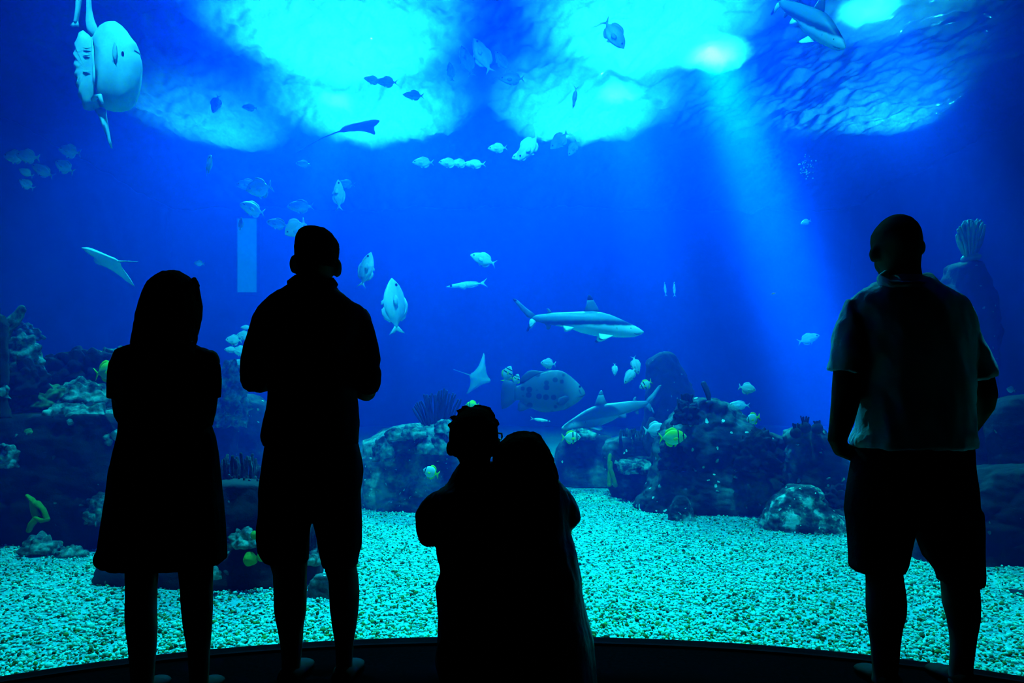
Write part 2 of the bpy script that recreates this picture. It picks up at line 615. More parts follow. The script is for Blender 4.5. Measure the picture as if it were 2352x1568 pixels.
# loose pebbles on the near bed: one mesh, nobody could count them
NP = 62000
u = rng.random(NP)
X = rng.uniform(-2.9, 2.9, NP)
X = X * (1 + 0.75 * u)
Yp = np.array([glassY(x) if abs(x) < 3.1 else 1.6 for x in X]) + 0.015 + 5.2 * u ** 1.7
keep = np.abs(X) < 0.72 * Yp + 0.2
X, Yp = X[keep], Yp[keep]
NP = len(X)
Zp = np.array([bedz(a, c) for a, c in zip(X, Yp)])
ph = (1 + 5 ** 0.5) / 2
ico = np.array([(-1, ph, 0), (1, ph, 0), (-1, -ph, 0), (1, -ph, 0), (0, -1, ph), (0, 1, ph), (0, -1, -ph), (0, 1, -ph), (ph, 0, -1), (ph, 0, 1), (-ph, 0, -1), (-ph, 0, 1)]) / 1.9
icf = np.array([(0, 11, 5), (0, 5, 1), (0, 1, 7), (0, 7, 10), (0, 10, 11), (1, 5, 9), (5, 11, 4), (11, 10, 2), (10, 7, 6), (7, 1, 8), (3, 9, 4), (3, 4, 2), (3, 2, 6), (3, 6, 8), (3, 8, 9), (4, 9, 5), (2, 4, 11), (6, 2, 10), (8, 6, 7), (9, 8, 1)])
siz = rng.uniform(0.0042, 0.0095, NP) * (1 + 0.5 * (rng.random(NP) > 0.9))
q = rng.normal(size=(NP, 4)); q /= np.linalg.norm(q, axis=1)[:, None]
a_, b_, c_, d_ = q.T
Rm = np.stack([np.stack([1 - 2 * (c_ * c_ + d_ * d_), 2 * (b_ * c_ - a_ * d_), 2 * (b_ * d_ + a_ * c_)], 1),
               np.stack([2 * (b_ * c_ + a_ * d_), 1 - 2 * (b_ * b_ + d_ * d_), 2 * (c_ * d_ - a_ * b_)], 1),
               np.stack([2 * (b_ * d_ - a_ * c_), 2 * (c_ * d_ + a_ * b_), 1 - 2 * (b_ * b_ + c_ * c_)], 1)], 1)
shape = rng.uniform(0.6, 1.3, (NP, 1, 3))
P = np.einsum('nij,nkj->nki', Rm, ico[None] * shape) * siz[:, None, None]
P += np.stack([X, Yp, Zp + siz * 0.45], 1)[:, None, :]
me = bpy.data.meshes.new('pebbles')
nv, nf = NP * 12, NP * 20
me.vertices.add(nv)
me.vertices.foreach_set('co', P.reshape(-1))
fi = (icf[None] + (np.arange(NP) * 12)[:, None, None]).reshape(-1)
me.loops.add(nf * 3)
me.loops.foreach_set('vertex_index', fi.astype(np.int32))
me.polygons.add(nf)
me.polygons.foreach_set('loop_start', np.arange(0, nf * 3, 3, dtype=np.int32))
me.update(calc_edges=True)
me.validate()
at_ = me.attributes.new('stone_tone', 'FLOAT', 'POINT')
at_.data.foreach_set('value', np.repeat(rng.random(NP), 12).astype(np.float32))
pm, nt, b = new_mat('pebble_stone')
an = nt.nodes.new('ShaderNodeAttribute'); an.attribute_name = 'stone_tone'
cr = nt.nodes.new('ShaderNodeValToRGB')
els = cr.color_ramp.elements
els.new(0.5); els.new(0.6)
for e, (p, c) in zip(els, [(0.0, (0.004, 0.03, 0.008)), (0.24, (0.03, 0.26, 0.04)), (0.36, (0.04, 0.66, 0.46)), (1.0, (0.08, 0.95, 0.80))]):
    e.position, e.color = p, (*c, 1)
nt.links.new(an.outputs['Fac'], cr.inputs['Fac'])
nt.links.new(cr.outputs['Color'], b.inputs['Base Color'])
b.inputs['Roughness'].default_value = 0.8
b.inputs['Specular IOR Level'].default_value = 0.2
me.materials.append(pm)
peb = bpy.data.objects.new('pebbles', me)
COL.objects.link(peb)
tag(peb, 'loose pale and olive pebbles strewn on the gravel by the window', 'gravel', kind='stuff')

# ------------------------------------------------------------------ the water body and its surface
wat, nt, b = new_mat('sea_water')
nt.nodes.remove(b)
vs = nt.nodes.new('ShaderNodeVolumeScatter')
vs.inputs['Color'].default_value = WATER_SCATTER
vs.inputs['Density'].default_value = WATER_DENSITY
vs.inputs['Anisotropy'].default_value = WATER_G
va = nt.nodes.new('ShaderNodeVolumeAbsorption')
va.inputs['Color'].default_value = WATER_ABS
va.inputs['Density'].default_value = WATER_ABS_D
ad = nt.nodes.new('ShaderNodeAddShader')
nt.links.new(vs.outputs[0], ad.inputs[0])
nt.links.new(va.outputs[0], ad.inputs[1])
nt.links.new(ad.outputs[0], nt.nodes['Material Output'].inputs['Volume'])
poly = [(x, y + 0.004) for x, y in GL] + [(TX + 0.6, gy0 + 0.004), (TX + 0.6, TY + 0.6), (-TX - 0.6, TY + 0.6), (-TX - 0.6, gy0 + 0.004)]
n = len(poly)
V = [(x, y, -0.35) for x, y in poly] + [(x, y, SURF_Z - 0.12) for x, y in poly]
F = [tuple(reversed(range(n))), tuple(range(n, 2 * n))] + [(i, (i + 1) % n, n + (i + 1) % n, n + i) for i in range(n)]
tag(add_mesh('tank_water', V, F, wat, smooth=False), kind='structure')

sf, nt, b = new_mat('rippled_water_surface')
nt.nodes.remove(b)
tl = nt.nodes.new('ShaderNodeBsdfTranslucent')
tl.inputs['Color'].default_value = (0.75, 0.95, 1.0, 1)
gl = nt.nodes.new('ShaderNodeBsdfGlossy')
gl.inputs['Roughness'].default_value = 0.08
gl.inputs['Color'].default_value = (0.9, 0.95, 1, 1)
m1 = nt.nodes.new('ShaderNodeMixShader')
m1.inputs[0].default_value = 0.35
nt.links.new(tl.outputs[0], m1.inputs[1])
nt.links.new(gl.outputs[0], m1.inputs[2])
tp = nt.nodes.new('ShaderNodeBsdfTransparent')
m2 = nt.nodes.new('ShaderNodeMixShader')
m2.inputs[0].default_value = 0.42
nt.links.new(tp.outputs[0], m2.inputs[1])
nt.links.new(m1.outputs[0], m2.inputs[2])
nt.links.new(m2.outputs[0], nt.nodes['Material Output'].inputs['Surface'])
# real ripples: fine where the camera can see them, coarse elsewhere
xs = np.concatenate([np.linspace(-TX, -9.0, 12)[:-1], np.linspace(-9.0, 9.0, 640), np.linspace(9.0, TX, 12)[1:]])
ys = np.concatenate([np.linspace(gy0 + 0.1, 10.0, 60)[:-1], np.linspace(10.0, 14.0, 180)[:-1], np.linspace(14.0, 20.0, 160), np.linspace(20.0, TY, 30)[1:]])
nx, ny = len(xs), len(ys)
V = []
for y in ys:
    for x in xs:
        z = 0.16 * mn.fractal(Vector((x * 0.8, y * 0.55, 1.7)), 0.8, 2.2, 3) + 0.09 * mn.noise(Vector((x * 3.2 + 0.4 * y, y * 2.0, 5.1))) \
            + 0.055 * mn.noise(Vector((x * 7.0 + 0.9 * y, y * 4.2, 2.4))) \
            + 0.020 * mn.noise(Vector((x * 15.0 + 1.5 * y, y * 9.0, 7.4)))
        V.append((x, y, SURF_Z + z))
F = [(j * nx + i, (j + 1) * nx + i, (j + 1) * nx + i + 1, j * nx + i + 1) for j in range(ny - 1) for i in range(nx - 1)]
tag(add_mesh('water_surface', V, F, sf), kind='structure')

# ================================================================== reef
def rock(name, slices, Y, ratio, mat, label, amp=0.10, freq=2.2, seed=0.0, n=72, m=56, power=2.6, category='rock', ridge=0.5, sink=0.06):
    """a lump of reef from its left and right edges in the photograph; depth = ratio x half width"""
    sl = np.array(slices, float)
    t = np.linspace(sl[0, 0], sl[-1, 0], m)
    xl = np.interp(t, sl[:, 0], sl[:, 1])
    xr = np.interp(t, sl[:, 0], sl[:, 2])
    wmax = (sl[:, 2] - sl[:, 1]).max() / 2 * Y / FPX
    V = []
    size = max(wmax, (sl[-1, 0] - sl[0, 0]) / 2 * Y / FPX)
    for i in range(m):
        c = at((xl[i] + xr[i]) / 2, t[i], Y)
        rx = (xr[i] - xl[i]) / 2 * Y / FPX
        ry = ratio * (0.35 * wmax + 0.65 * rx)
        if i == 0:
            rx, ry = rx * 0.5, ry * 0.5
        for j in range(n):
            a = 2 * PI * j / n
            ca, sa = math.cos(a), math.sin(a)
            x = c.x + rx * math.copysign(abs(ca) ** (2 / power), ca)
            y = c.y + ry * math.copysign(abs(sa) ** (2 / power), sa)
            p = Vector((x, y, c.z))
            q = p * freq / size * 0.5 + Vector((seed, seed * 1.7, 0))
            h = mn.fractal(q * 1.6, 0.75, 2.15, 6)
            r = 1 - abs(mn.noise(q * 2.3 + Vector((5, 1, 2)))) * 2
            st = mn.noise(Vector((q.x * 0.7, q.y * 0.7, q.z * 5.0)))
            hi = mn.turbulence(q * 4.5, 4, True) - 0.6
            cr_ = mn.voronoi(q * 3.2)[0]
            d = amp * size * (0.7 * h + ridge * 0.35 * r + 0.22 * st + 0.55 * hi + 0.7 * min(0.35, cr_[1] - cr_[0]) - 0.2)
            V.append((x + d * ca, y + d * sa, c.z + (0.35 * d if i < m - 3 else 0.0)))
    base = at((xl[-1] + xr[-1]) / 2, t[-1], Y)
    o = add_mesh(name, V, ring_faces(m, n), mat, origin=(base.x, base.y, base.z))
    return tag(o, label, category)


def dome(name, px, py, w, h, Y, mat, label, cell=0.06, amp=0.5, seed=0.0, n=90, m=44, category='coral', droop=0.35, depth=0.8, parent=None):
    """a knobbly coral colony: a dome of width w and height h pixels resting at its lower edge, covered by round knobs"""
    c = at(px, py, Y)
    rx, rz = w / 2 * Y / FPX, h * Y / FPX
    ry = rx * depth
    V = []
    for i in range(m):
        f = i / (m - 1)
        t = f * (PI / 2 + droop)
        for j in range(n):
            p = 2 * PI * j / n
            d = Vector((math.sin(t) * math.cos(p), math.sin(t) * math.sin(p), math.cos(t)))
            q = Vector((c.x + rx * d.x, c.y + ry * d.y, c.z + rz * d.z))
            dist = mn.voronoi(q / cell + Vector((seed, seed, 0)))[0][0]
            k = amp * cell * (1.0 - 1.5 * dist) + 0.25 * rx * mn.fractal(q * 1.2 / max(rx, 0.1) + Vector((seed, 0, 0)), 0.8, 2.0, 3)
            V.append(tuple(q + d * k))
    F = ring_faces(m, n, cap=False)
    F = [tuple(reversed(f)) for f in F] + [tuple(range(n)), tuple(reversed([(m - 1) * n + j for j in range(n)]))]
    if parent:
        return add_mesh(name, V, F, mat, parent=parent)
    o = add_mesh(name, V, F, mat, origin=(c.x, c.y, c.z))
    return tag(o, label, category)


def branch(p0, p1, r, mat, parent, bend=0.1, name='branch', n=7, tip=0.6, steps=5, club=False):
    p0, p1 = Vector(p0), Vector(p1)
    L = (p1 - p0).length
    off = Vector((random.uniform(-1, 1), random.uniform(-1, 1), 0)) * bend * L
    pts, rad = [], []
    for i in range(steps):
        f = i / (steps - 1)
        pts.append(p0.lerp(p1, f) + off * math.sin(f * PI) + Vector((random.uniform(-1, 1), random.uniform(-1, 1), 0)) * r * 0.35)
        k = 1 - (1 - tip) * f
        if club:
            k = 0.7 + 0.6 * math.sin(f * PI * 0.85)
        rad.append(r * k * random.uniform(0.88, 1.12))
    V, F = tube(pts, rad, n=n)
    return add_mesh(name, V, F, mat, parent=parent)


def finger_cluster(name, px0, px1, py_top, py_base, Y, mat, label, count, r_px, spread=0.15, fan=0.3, seed=1, ddepth=0.18, tops=None, category='coral', club=False):
    random.seed(seed)
    base = at((px0 + px1) / 2, py_base, Y)
    e = empty(name, base)
    tag(e, label, category)
    for k in range(count):
        f = (k + 0.5) / count
        x = px0 + (px1 - px0) * f + random.uniform(-1, 1) * (px1 - px0) / count * 0.5
        top = py_top + random.uniform(0, 1) * (py_base - py_top) * spread
        if tops:
            top = np.interp(x, [a for a, _ in tops], [c for _, c in tops]) + random.uniform(-4, 8)
        bx = (px0 + px1) / 2 + (x - (px0 + px1) / 2) * (1 - fan)
        dy = random.uniform(-1, 1) * ddepth
        p1 = at(x, top, Y + dy)
        p0 = at(bx, py_base, Y + dy * 0.6)
        branch(p0, p1, r_px * Y / FPX * random.uniform(0.8, 1.15), mat, e, bend=0.05, tip=0.7, club=club)
    # the foot they all grow from
    c = at((px0 + px1) / 2, py_base + 2, Y)
    V, F = ellipsoid(c, ((px1 - px0) / 2 * (1 - fan) * Y / FPX + 0.03, ddepth * 0.7 + 0.04, 0.05))
    add_mesh('foot', V, F, mat, parent=e)
    return e


# ---- middle rock left of the kneeling couple
rock('reef_rock', [(962, 1020, 1085), (972, 980, 1100), (978, 905, 1115), (990, 876, 1128), (1012, 838, 1135), (1060, 830, 1140), (1110, 824, 1140), (1160, 822, 1142), (1196, 820, 1142)],
     7.3, 0.75, M['pale_rock'], 'broad coral-covered rock behind the kneeling couple, topped by a dark sea fan', amp=0.10, seed=2.0, n=110, m=80)
for i, (x, y, wd, h, lb) in enumerate([(908, 1003, 46, 22, 'pale teal coral lump on the left shoulder of the fan-topped rock'),
                                       (950, 1000, 60, 24, 'largest pale coral lump on top of the fan-topped rock'),
                                       (978, 1032, 48, 28, 'round smooth coral lump below the sea fan'),
                                       (1012, 1030, 46, 40, 'tall round coral lump beside the kneeling man\'s ear'),
                                       (880, 1045, 52, 40, 'rough coral lump on the left flank of the fan-topped rock'),
                                       (1022, 985, 44, 22, 'pale coral ridge at the right foot of the sea fan')]):
    dome('coral_lump', x, y, wd, h, 6.75, M['coral'], lb, cell=0.05, amp=0.35, seed=3.0 + i, n=56, m=26)
finger_cluster('sea_fan', 945, 1062, 905, 988, 7.1, M['fan'], 'dark comb-like sea fan on the rock behind the kneeling man', 26, 3.6, seed=5, fan=0.55, ddepth=0.12,
               tops=[(945, 935), (962, 925), (975, 905), (985, 912), (1000, 900), (1022, 893), (1030, 908), (1045, 900), (1060, 922)])

# ---- far rocks beyond the open gravel
rock('reef_rock', [(992, 1322, 1350), (1000, 1296, 1400), (1015, 1284, 1420), (1040, 1276, 1425), (1075, 1268, 1430), (1112, 1264, 1430)],
     8.9, 0.7, M['rock'], 'smooth blue-shaded boulder under the striped fish, at the gravel\'s far edge', seed=5.0, amp=0.07)
rock('reef_rock', [(1000, 1420, 1500), (1012, 1390, 1520), (1040, 1385, 1530), (1075, 1390, 1530), (1110, 1400, 1530), (1146, 1410, 1530)],
     8.0, 0.6, M['rock'], 'low rock with a pale crust between the boulder and the tall sponge', seed=7.5, amp=0.10)
dome('coral_crust', 1470, 1078, 90, 24, 7.6, M['coral'], 'pale flat coral crust left of the big dark rock', cell=0.045, amp=0.5, seed=12.0)
finger_cluster('branching_coral', 1425, 1500, 985, 1050, 7.9, M['finger'], 'stubby blue branching coral beside the dark sponge blade', 18, 4.0, seed=9, fan=0.1)
e = empty('finger_sponge', at(1405, 1110, 7.8))
tag(e, 'thin yellowish sponge with two legs on the low far rock', 'sponge')
branch(at(1398, 1112, 7.8), at(1400, 1045, 7.8), 0.03, M['sponge'], e)
branch(at(1415, 1114, 7.8), at(1404, 1062, 7.8), 0.028, M['sponge'], e)
dome('coral_lump', 1332, 1003, 62, 16, 8.6, M['coral'], 'pale coral tuft on the smooth blue boulder', cell=0.06, amp=0.6, seed=22, n=60, m=26)

# ---- big dark rock right of the couple
rock('reef_rock', [(914, 1592, 1640), (920, 1574, 1672), (935, 1564, 1692), (958, 1542, 1702), (984, 1527, 1742), (1003, 1517, 1795), (1040, 1506, 1800), (1080, 1498, 1806), (1110, 1490, 1810),
                   (1140, 1476, 1810), (1175, 1459, 1800), (1202, 1455, 1792)],
     7.0, 0.62, M['rock'], 'big dark pyramid rock dotted with pale spots behind the yellow fish', amp=0.12, seed=11.0, n=130, m=100, ridge=0.8)
rock('reef_rock', [(978, 1838, 1888), (986, 1804, 1895), (1000, 1799, 1902), (1040, 1797, 1940), (1080, 1797, 1955), (1130, 1797, 1970), (1205, 1797, 1985)],
     6.7, 0.6, M['rock'], 'steep dark rock between the pyramid rock and the man in the pale shirt', amp=0.10, seed=14.0, n=90, m=70)
rock('reef_rock', [(1114, 1815, 1858), (1122, 1802, 1874), (1138, 1782, 1884), (1160, 1764, 1898), (1182, 1756, 1930), (1202, 1750, 1945), (1226, 1745, 1952)],
     6.05, 0.7, M['sandy_rock'], 'low sand-dusted rock at the foot of the steep dark rock', amp=0.09, seed=19.0, n=100, m=60)
rock('reef_rock', [(1138, 1555, 1575), (1148, 1546, 1585), (1165, 1538, 1590), (1196, 1532, 1598)],
     6.35, 0.6, M['sandy_rock'], 'small pale-spotted stone at the left foot of the pyramid rock', amp=0.10, seed=23.0, n=48, m=30)
dome('dark_coral', 1575, 960, 50, 38, 6.55, M['black_coral'], 'black bushy coral on the left shoulder of the pyramid rock', cell=0.05, amp=0.9, seed=31)
dome('dark_coral', 1545, 1060, 58, 50, 6.72, M['black_coral'], 'black bushy coral just below the yellow fish', cell=0.05, amp=0.9, seed=33)
dome('dark_coral', 1740, 1058, 92, 66, 6.5, M['black_coral'], 'large black coral growth in the cleft of the pyramid rock', cell=0.055, amp=0.9, seed=35)
dome('dark_coral', 1925, 1150, 60, 36, 6.1, M['black_coral'], 'black coral tuft beside the shirted man\'s shorts', cell=0.045, amp=0.9, seed=37)
finger_cluster('dark_coral', 1565, 1592, 904, 935, 6.7, M['black_coral'], 'small black tufted coral on the pyramid rock\'s top left', 9, 4.0, seed=12, fan=0.3, ddepth=0.06)
for x0, x1, t0, b0, lb in [(1819, 1836, 972, 992, 'small black coral sprig on the steep rock, left one'), (1838, 1860, 955, 980, 'tallest black coral sprig on the steep rock'),
                           (1868, 1886, 966, 982, 'stubby coral sprig on the steep rock, right one')]:
    finger_cluster('coral_sprig', x0, x1, t0, b0, 6.5, M['black_coral'], lb, 6, 2.6, seed=int(x0), fan=0.5, ddepth=0.04)


def blade(name, pts, radii, Y, label, mat):
    e = empty(name, at(*pts[0], Y))
    tag(e, label, 'sponge')
    V, F = tube([at(x, y, Y) for x, y in pts], [(r * Y / FPX, r * 0.6 * Y / FPX) for r in radii], n=12)
    add_mesh('blade', V, F, mat, parent=e)
    V, F = ellipsoid(at(pts[0][0], pts[0][1] + 3, Y), (0.035, 0.035, 0.025))
    add_mesh('holdfast', V, F, mat, parent=e)
    return e


blade('blade_sponge', [(1629, 922), (1627, 908), (1622, 893), (1615, 879)], [4, 6, 7, 6], 6.75, 'short dark leaning sponge blade on top of the pyramid rock', M['brown_sponge'])
blade('blade_sponge', [(1493, 1050), (1488, 1032), (1484, 1010), (1490, 985), (1498, 962)], [4, 8, 10, 9, 8], 7.62, 'tall dark sponge blade left of the yellow fish', M['brown_sponge'])

# ---- far pinnacles lost in the blue
rock('rock_pinnacle', [(808, 1512, 1540), (826, 1488, 1556), (860, 1482, 1580), (900, 1480, 1597), (950, 1478, 1606), (1000, 1470, 1615), (1100, 1465, 1625)],
     9.6, 0.8, M['dark_rock'], 'hazy blue rock pinnacle behind the big dark pyramid rock', amp=0.07, seed=41.0)
rock('rock_pinnacle', [(598, 2206, 2240), (610, 2182, 2250), (640, 2167, 2262), (700, 2157, 2275), (760, 2152, 2290), (800, 2150, 2284), (850, 2140, 2282), (900, 2120, 2285), (960, 2100, 2292), (1140, 2080, 2300)],
     8.2, 0.8, M['dark_rock'], 'tall hazy rock spire behind the shirted man\'s shoulder', amp=0.06, seed=44.0, m=80)
e = finger_cluster('plume_coral', 2198, 2262, 508, 590, 8.15, M['plume'], 'feathery plume coral on the tip of the tall rock spire', 44, 3.2, seed=15, fan=0.66, ddepth=0.14, club=True,
                   tops=[(2198, 540), (2206, 522), (2216, 512), (2228, 506), (2240, 510), (2252, 508), (2262, 518)])
rock('rock_pinnacle', [(905, 560, 590), (925, 530, 610), (960, 515, 625), (1000, 505, 640), (1050, 495, 650), (1128, 490, 660)],
     8.6, 0.8, M['rock'], 'hazy rock rising between the woman and the man in shorts', amp=0.08, seed=47.0)
dome('bushy_coral', 527, 925, 76, 92, 7.8, M['coral'], 'hazy bushy coral just right of the woman\'s sleeve', cell=0.07, amp=1.0, seed=51, droop=0.6)
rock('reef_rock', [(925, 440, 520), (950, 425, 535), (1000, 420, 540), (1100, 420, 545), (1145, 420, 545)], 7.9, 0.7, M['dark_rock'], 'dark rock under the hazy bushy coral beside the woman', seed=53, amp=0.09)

# ---- right edge: near black rocks
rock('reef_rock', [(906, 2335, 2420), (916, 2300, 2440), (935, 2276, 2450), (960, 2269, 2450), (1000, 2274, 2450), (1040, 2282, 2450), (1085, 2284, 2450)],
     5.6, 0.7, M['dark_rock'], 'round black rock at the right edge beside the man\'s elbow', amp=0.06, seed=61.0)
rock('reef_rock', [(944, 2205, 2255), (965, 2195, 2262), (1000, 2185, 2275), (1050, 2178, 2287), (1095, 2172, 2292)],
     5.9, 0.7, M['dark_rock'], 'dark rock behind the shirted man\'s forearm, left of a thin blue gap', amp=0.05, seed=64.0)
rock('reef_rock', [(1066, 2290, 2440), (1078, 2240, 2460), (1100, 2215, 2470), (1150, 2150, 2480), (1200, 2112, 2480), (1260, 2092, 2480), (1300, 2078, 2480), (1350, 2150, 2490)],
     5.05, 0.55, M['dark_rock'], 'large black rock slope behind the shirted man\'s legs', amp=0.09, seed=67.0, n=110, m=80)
rock('reef_rock', [(1358, 2330, 2440), (1368, 2300, 2450), (1385, 2310, 2460), (1400, 2330, 2470)], 4.05, 0.5, M['dark_rock'], 'flat black stone lying on gravel at the right edge', amp=0.10, seed=69.0, n=48, m=24)

# ---- left reef wall
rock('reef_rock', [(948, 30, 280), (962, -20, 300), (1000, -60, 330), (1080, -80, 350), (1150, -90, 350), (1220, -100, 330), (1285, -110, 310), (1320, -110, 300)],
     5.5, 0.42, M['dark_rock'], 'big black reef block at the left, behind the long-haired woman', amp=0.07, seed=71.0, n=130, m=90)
rock('reef_rock', [(720, -40, 4), (745, -40, 12), (800, -45, 15), (870, -45, 14), (900, -50, 6), (960, -60, 20)], 5.0, 0.7, M['dark_rock'], 'black pillar standing in for a figure cut off by the left picture edge', amp=0.05, seed=73.0, n=40, m=40)  # rock shape put in place of a visitor's dark edge
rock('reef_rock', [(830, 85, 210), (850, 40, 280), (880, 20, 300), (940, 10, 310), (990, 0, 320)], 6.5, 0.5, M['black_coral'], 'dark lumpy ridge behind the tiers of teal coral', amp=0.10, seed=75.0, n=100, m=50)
for i, (x, y, wd, h, Y, mt, lb, cl) in enumerate([
        (95, 925, 130, 42, 5.65, 'green_coral', 'green-tinged coral shelf left of the yellow-green fish', 0.045),
        (190, 925, 130, 46, 5.75, 'coral', 'knobbly teal coral shelf below the yellow-green fish', 0.05),
        (190, 972, 150, 44, 5.5, 'coral', 'lower teal coral shelf against the woman\'s arm', 0.05),
        (75, 1010, 72, 30, 5.35, 'green_coral', 'small green coral cap on the black reef block', 0.05),
        (255, 1010, 60, 34, 5.4, 'coral', 'dull blue coral lump at the woman\'s elbow', 0.06),
        (270, 826, 110, 24, 6.3, 'coral', 'teal coral crest touching the woman\'s shoulder', 0.05),
        (52, 830, 76, 58, 5.6, 'coral', 'upright teal coral clump at the left edge', 0.055),
        (60, 885, 80, 60, 5.55, 'black_coral', 'dark coral base under the upright teal clump', 0.06),
        (55, 770, 70, 20, 6.6, 'coral', 'flat hazy coral table behind the branch at left', 0.06),
        (125, 862, 70, 46, 6.0, 'black_coral', 'leftmost of three black round coral heads', 0.09),
        (170, 850, 76, 46, 6.05, 'black_coral', 'middle of three black round coral heads', 0.09),
        (225, 858, 80, 50, 6.1, 'black_coral', 'rightmost of three black round coral heads', 0.09),
        (230, 1185, 60, 50, 5.2, 'coral', 'blue-lit coral knob cluster beside the dress, low on the block', 0.04),
        (95, 1262, 78, 24, 4.95, 'coral', 'faint coral mound on gravel under the green sponge', 0.05),
        (165, 1272, 60, 14, 4.95, 'coral', 'flat pale coral mound where gravel meets the block', 0.04),
        (10, 1060, 50, 36, 5.1, 'coral', 'blue coral patch on the block at the left edge', 0.04),
        (8, 905, 24, 26, 5.0, 'coral', 'tiny teal coral tuft at the left picture edge', 0.04)]):
    dome('coral_colony', x, y, wd, h, Y, M[mt], lb, cell=cl, amp=0.8, seed=80.0 + i * 3.1, n=84, m=36)
e = empty('branch_coral', at(12, 770, 5.3))
tag(e, 'stubby teal coral branch reaching right at the left edge', 'coral')
V, F = tube([at(5, 775, 5.3), at(16, 750, 5.3), at(30, 738, 5.3), at(44, 722, 5.3), at(50, 708, 5.3)], [0.05, 0.045, 0.045, 0.035, 0.025], n=12)
add_mesh('branch', V, F, M['coral'], parent=e)
V, F = tube([at(42, 724, 5.3), at(54, 712, 5.3)], [0.03, 0.02], n=10)
add_mesh('branch', V, F, M['coral'], parent=e)

# green sponge with a hole, on the left block
e = empty('green_sponge', at(85, 1220, 5.16))
tag(e, 'yellow-green encrusting sponge with a hole on the black block', 'sponge')
Ys = 5.16
for pts, rr in [([(62, 1138), (74, 1148), (80, 1160)], [5, 8, 9]), ([(76, 1155), (78, 1172), (84, 1186)], [9, 8, 9]), ([(86, 1156), (100, 1170), (106, 1188)], [9, 7, 8]),
                ([(84, 1188), (96, 1194), (108, 1192)], [9, 9, 8]), ([(82, 1192), (72, 1204), (66, 1218)], [9, 9, 7])]:
    V, F = tube([at(x, y, Ys) for x, y in pts], [(r * Ys / FPX, r * 0.8 * Ys / FPX) for r in rr], n=10)
    add_mesh('lobe', V, F, M['sponge'], parent=e)

# ---- coral garden between the woman and the man in shorts, and the low black rock before it
rock('reef_rock', [(1105, 470, 650), (1150, 440, 680), (1200, 400, 700), (1250, 330, 715), (1290, 245, 735), (1320, 228, 742), (1345, 232, 742), (1380, 285, 735), (1405, 370, 700), (1432, 440, 600)],
     4.35, 0.42, M['dark_rock'], 'low black rock on the gravel behind the woman and the man in shorts', amp=0.06, seed=91.0, n=120, m=80)
finger_cluster('finger_coral', 495, 618, 1040, 1120, 4.75, M['finger'], 'dense finger coral with pale tips between woman and man in shorts', 34, 5.0, seed=21, fan=0.06, ddepth=0.16, spread=0.45)
finger_cluster('finger_coral', 500, 616, 1090, 1165, 4.45, M['finger'], 'lower row of short finger coral in front of the dense one', 30, 4.0, seed=22, fan=0.03, ddepth=0.10, spread=0.4)
finger_cluster('finger_coral', 700, 740, 1200, 1275, 4.25, M['finger'], 'thin coral fingers seen between the legs of the man in shorts', 12, 4.0, seed=23, fan=0.4, ddepth=0.08)
for x, y, r, lb in [(574, 1283, 15, 'round yellow-green sponge ball low between woman and man'), (601, 1278, 10, 'small green sponge touching the man\'s shorts'),
                    (585, 1228, 9, 'tiny green sponge above the round sponge ball')]:
    c = at(x, y, 4.02)
    rr = r * 4.02 / FPX
    V, F = ellipsoid(c, (rr, rr, rr * 1.1), n=18, m=12)
    V = np.array([tuple(Vector(v) + (Vector(v) - c) * 0.3 * mn.noise(Vector(v) * 30)) for v in V])
    tag(add_mesh('sponge_ball', V, F, M['sponge'], origin=c), lb, 'sponge')
dome('coral_colony', 560, 1245, 60, 30, 4.1, M['coral'], 'mottled blue-green coral above the round sponge ball', cell=0.03, amp=0.7, seed=131)
dome('coral_colony', 715, 1292, 44, 16, 4.1, M['coral'], 'small blue coral cap between the man\'s legs', cell=0.03, amp=0.6, seed=133, n=50, m=22)
dome('coral_colony', 490, 1322, 34, 20, 4.0, M['coral'], 'pale coral knob right of the woman\'s hem', cell=0.03, amp=0.5, seed=135, n=50, m=22)
rock('reef_rock', [(1318, 722, 770), (1335, 712, 785), (1360, 705, 795), (1392, 700, 800)], 3.95, 0.6, M['pale_rock'], 'small pale stone on the gravel between the man\'s legs', amp=0.09, seed=137, n=50, m=26)

# ================================================================== people (seen from behind, dark against the tank)
def head_parts(slices, Y, face_y, cx, scale_px, ears=(), dy=0.0):
    """skull from its outline plus jaw, nose, brow, lips on the far (tank) side and the ears"""
    P = [loft_px(slices, Y, n=26, power=2.1)]
    s = Y / FPX
    hw = scale_px * s          # half head width in metres
    c = at(cx, face_y, Y)
    P.append(ellipsoid(c + Vector((0, hw * 0.75, -hw * 0.75)), (hw * 0.62, hw * 0.62, hw * 0.62)))     # jaw
    P.append(ellipsoid(c + Vector((0, hw * 1.15, -hw * 1.1)), (hw * 0.28, hw * 0.25, hw * 0.25)))      # chin
    P.append(ellipsoid(c + Vector((0, hw * 1.5, -hw * 0.25)), (hw * 0.17, hw * 0.3, hw * 0.36)))       # nose
    P.append(ellipsoid(c + Vector((0, hw * 1.15, hw * 0.28)), (hw * 0.62, hw * 0.25, hw * 0.16)))      # brow
    P.append(ellipsoid(c + Vector((0, hw * 1.33, -hw * 0.72)), (hw * 0.3, hw * 0.16, hw * 0.12)))      # lips
    for ex, ey, ew, eh in ears:
        P.append(ellipsoid(at(ex, ey, Y), (ew * s, 0.026, eh * s)))
    return P


def face_eyes(parent, Y, face_y, cx, scale_px):
    hw = scale_px * Y / FPX
    c = at(cx, face_y, Y)
    for k in (-1, 1):
        V, F = ellipsoid(c + Vector((k * hw * 0.4, hw * 1.2, 0.02 * hw)), (hw * 0.15,) * 3, n=10, m=7)
        add_mesh('eye', V, F, M['eye'], parent=parent)


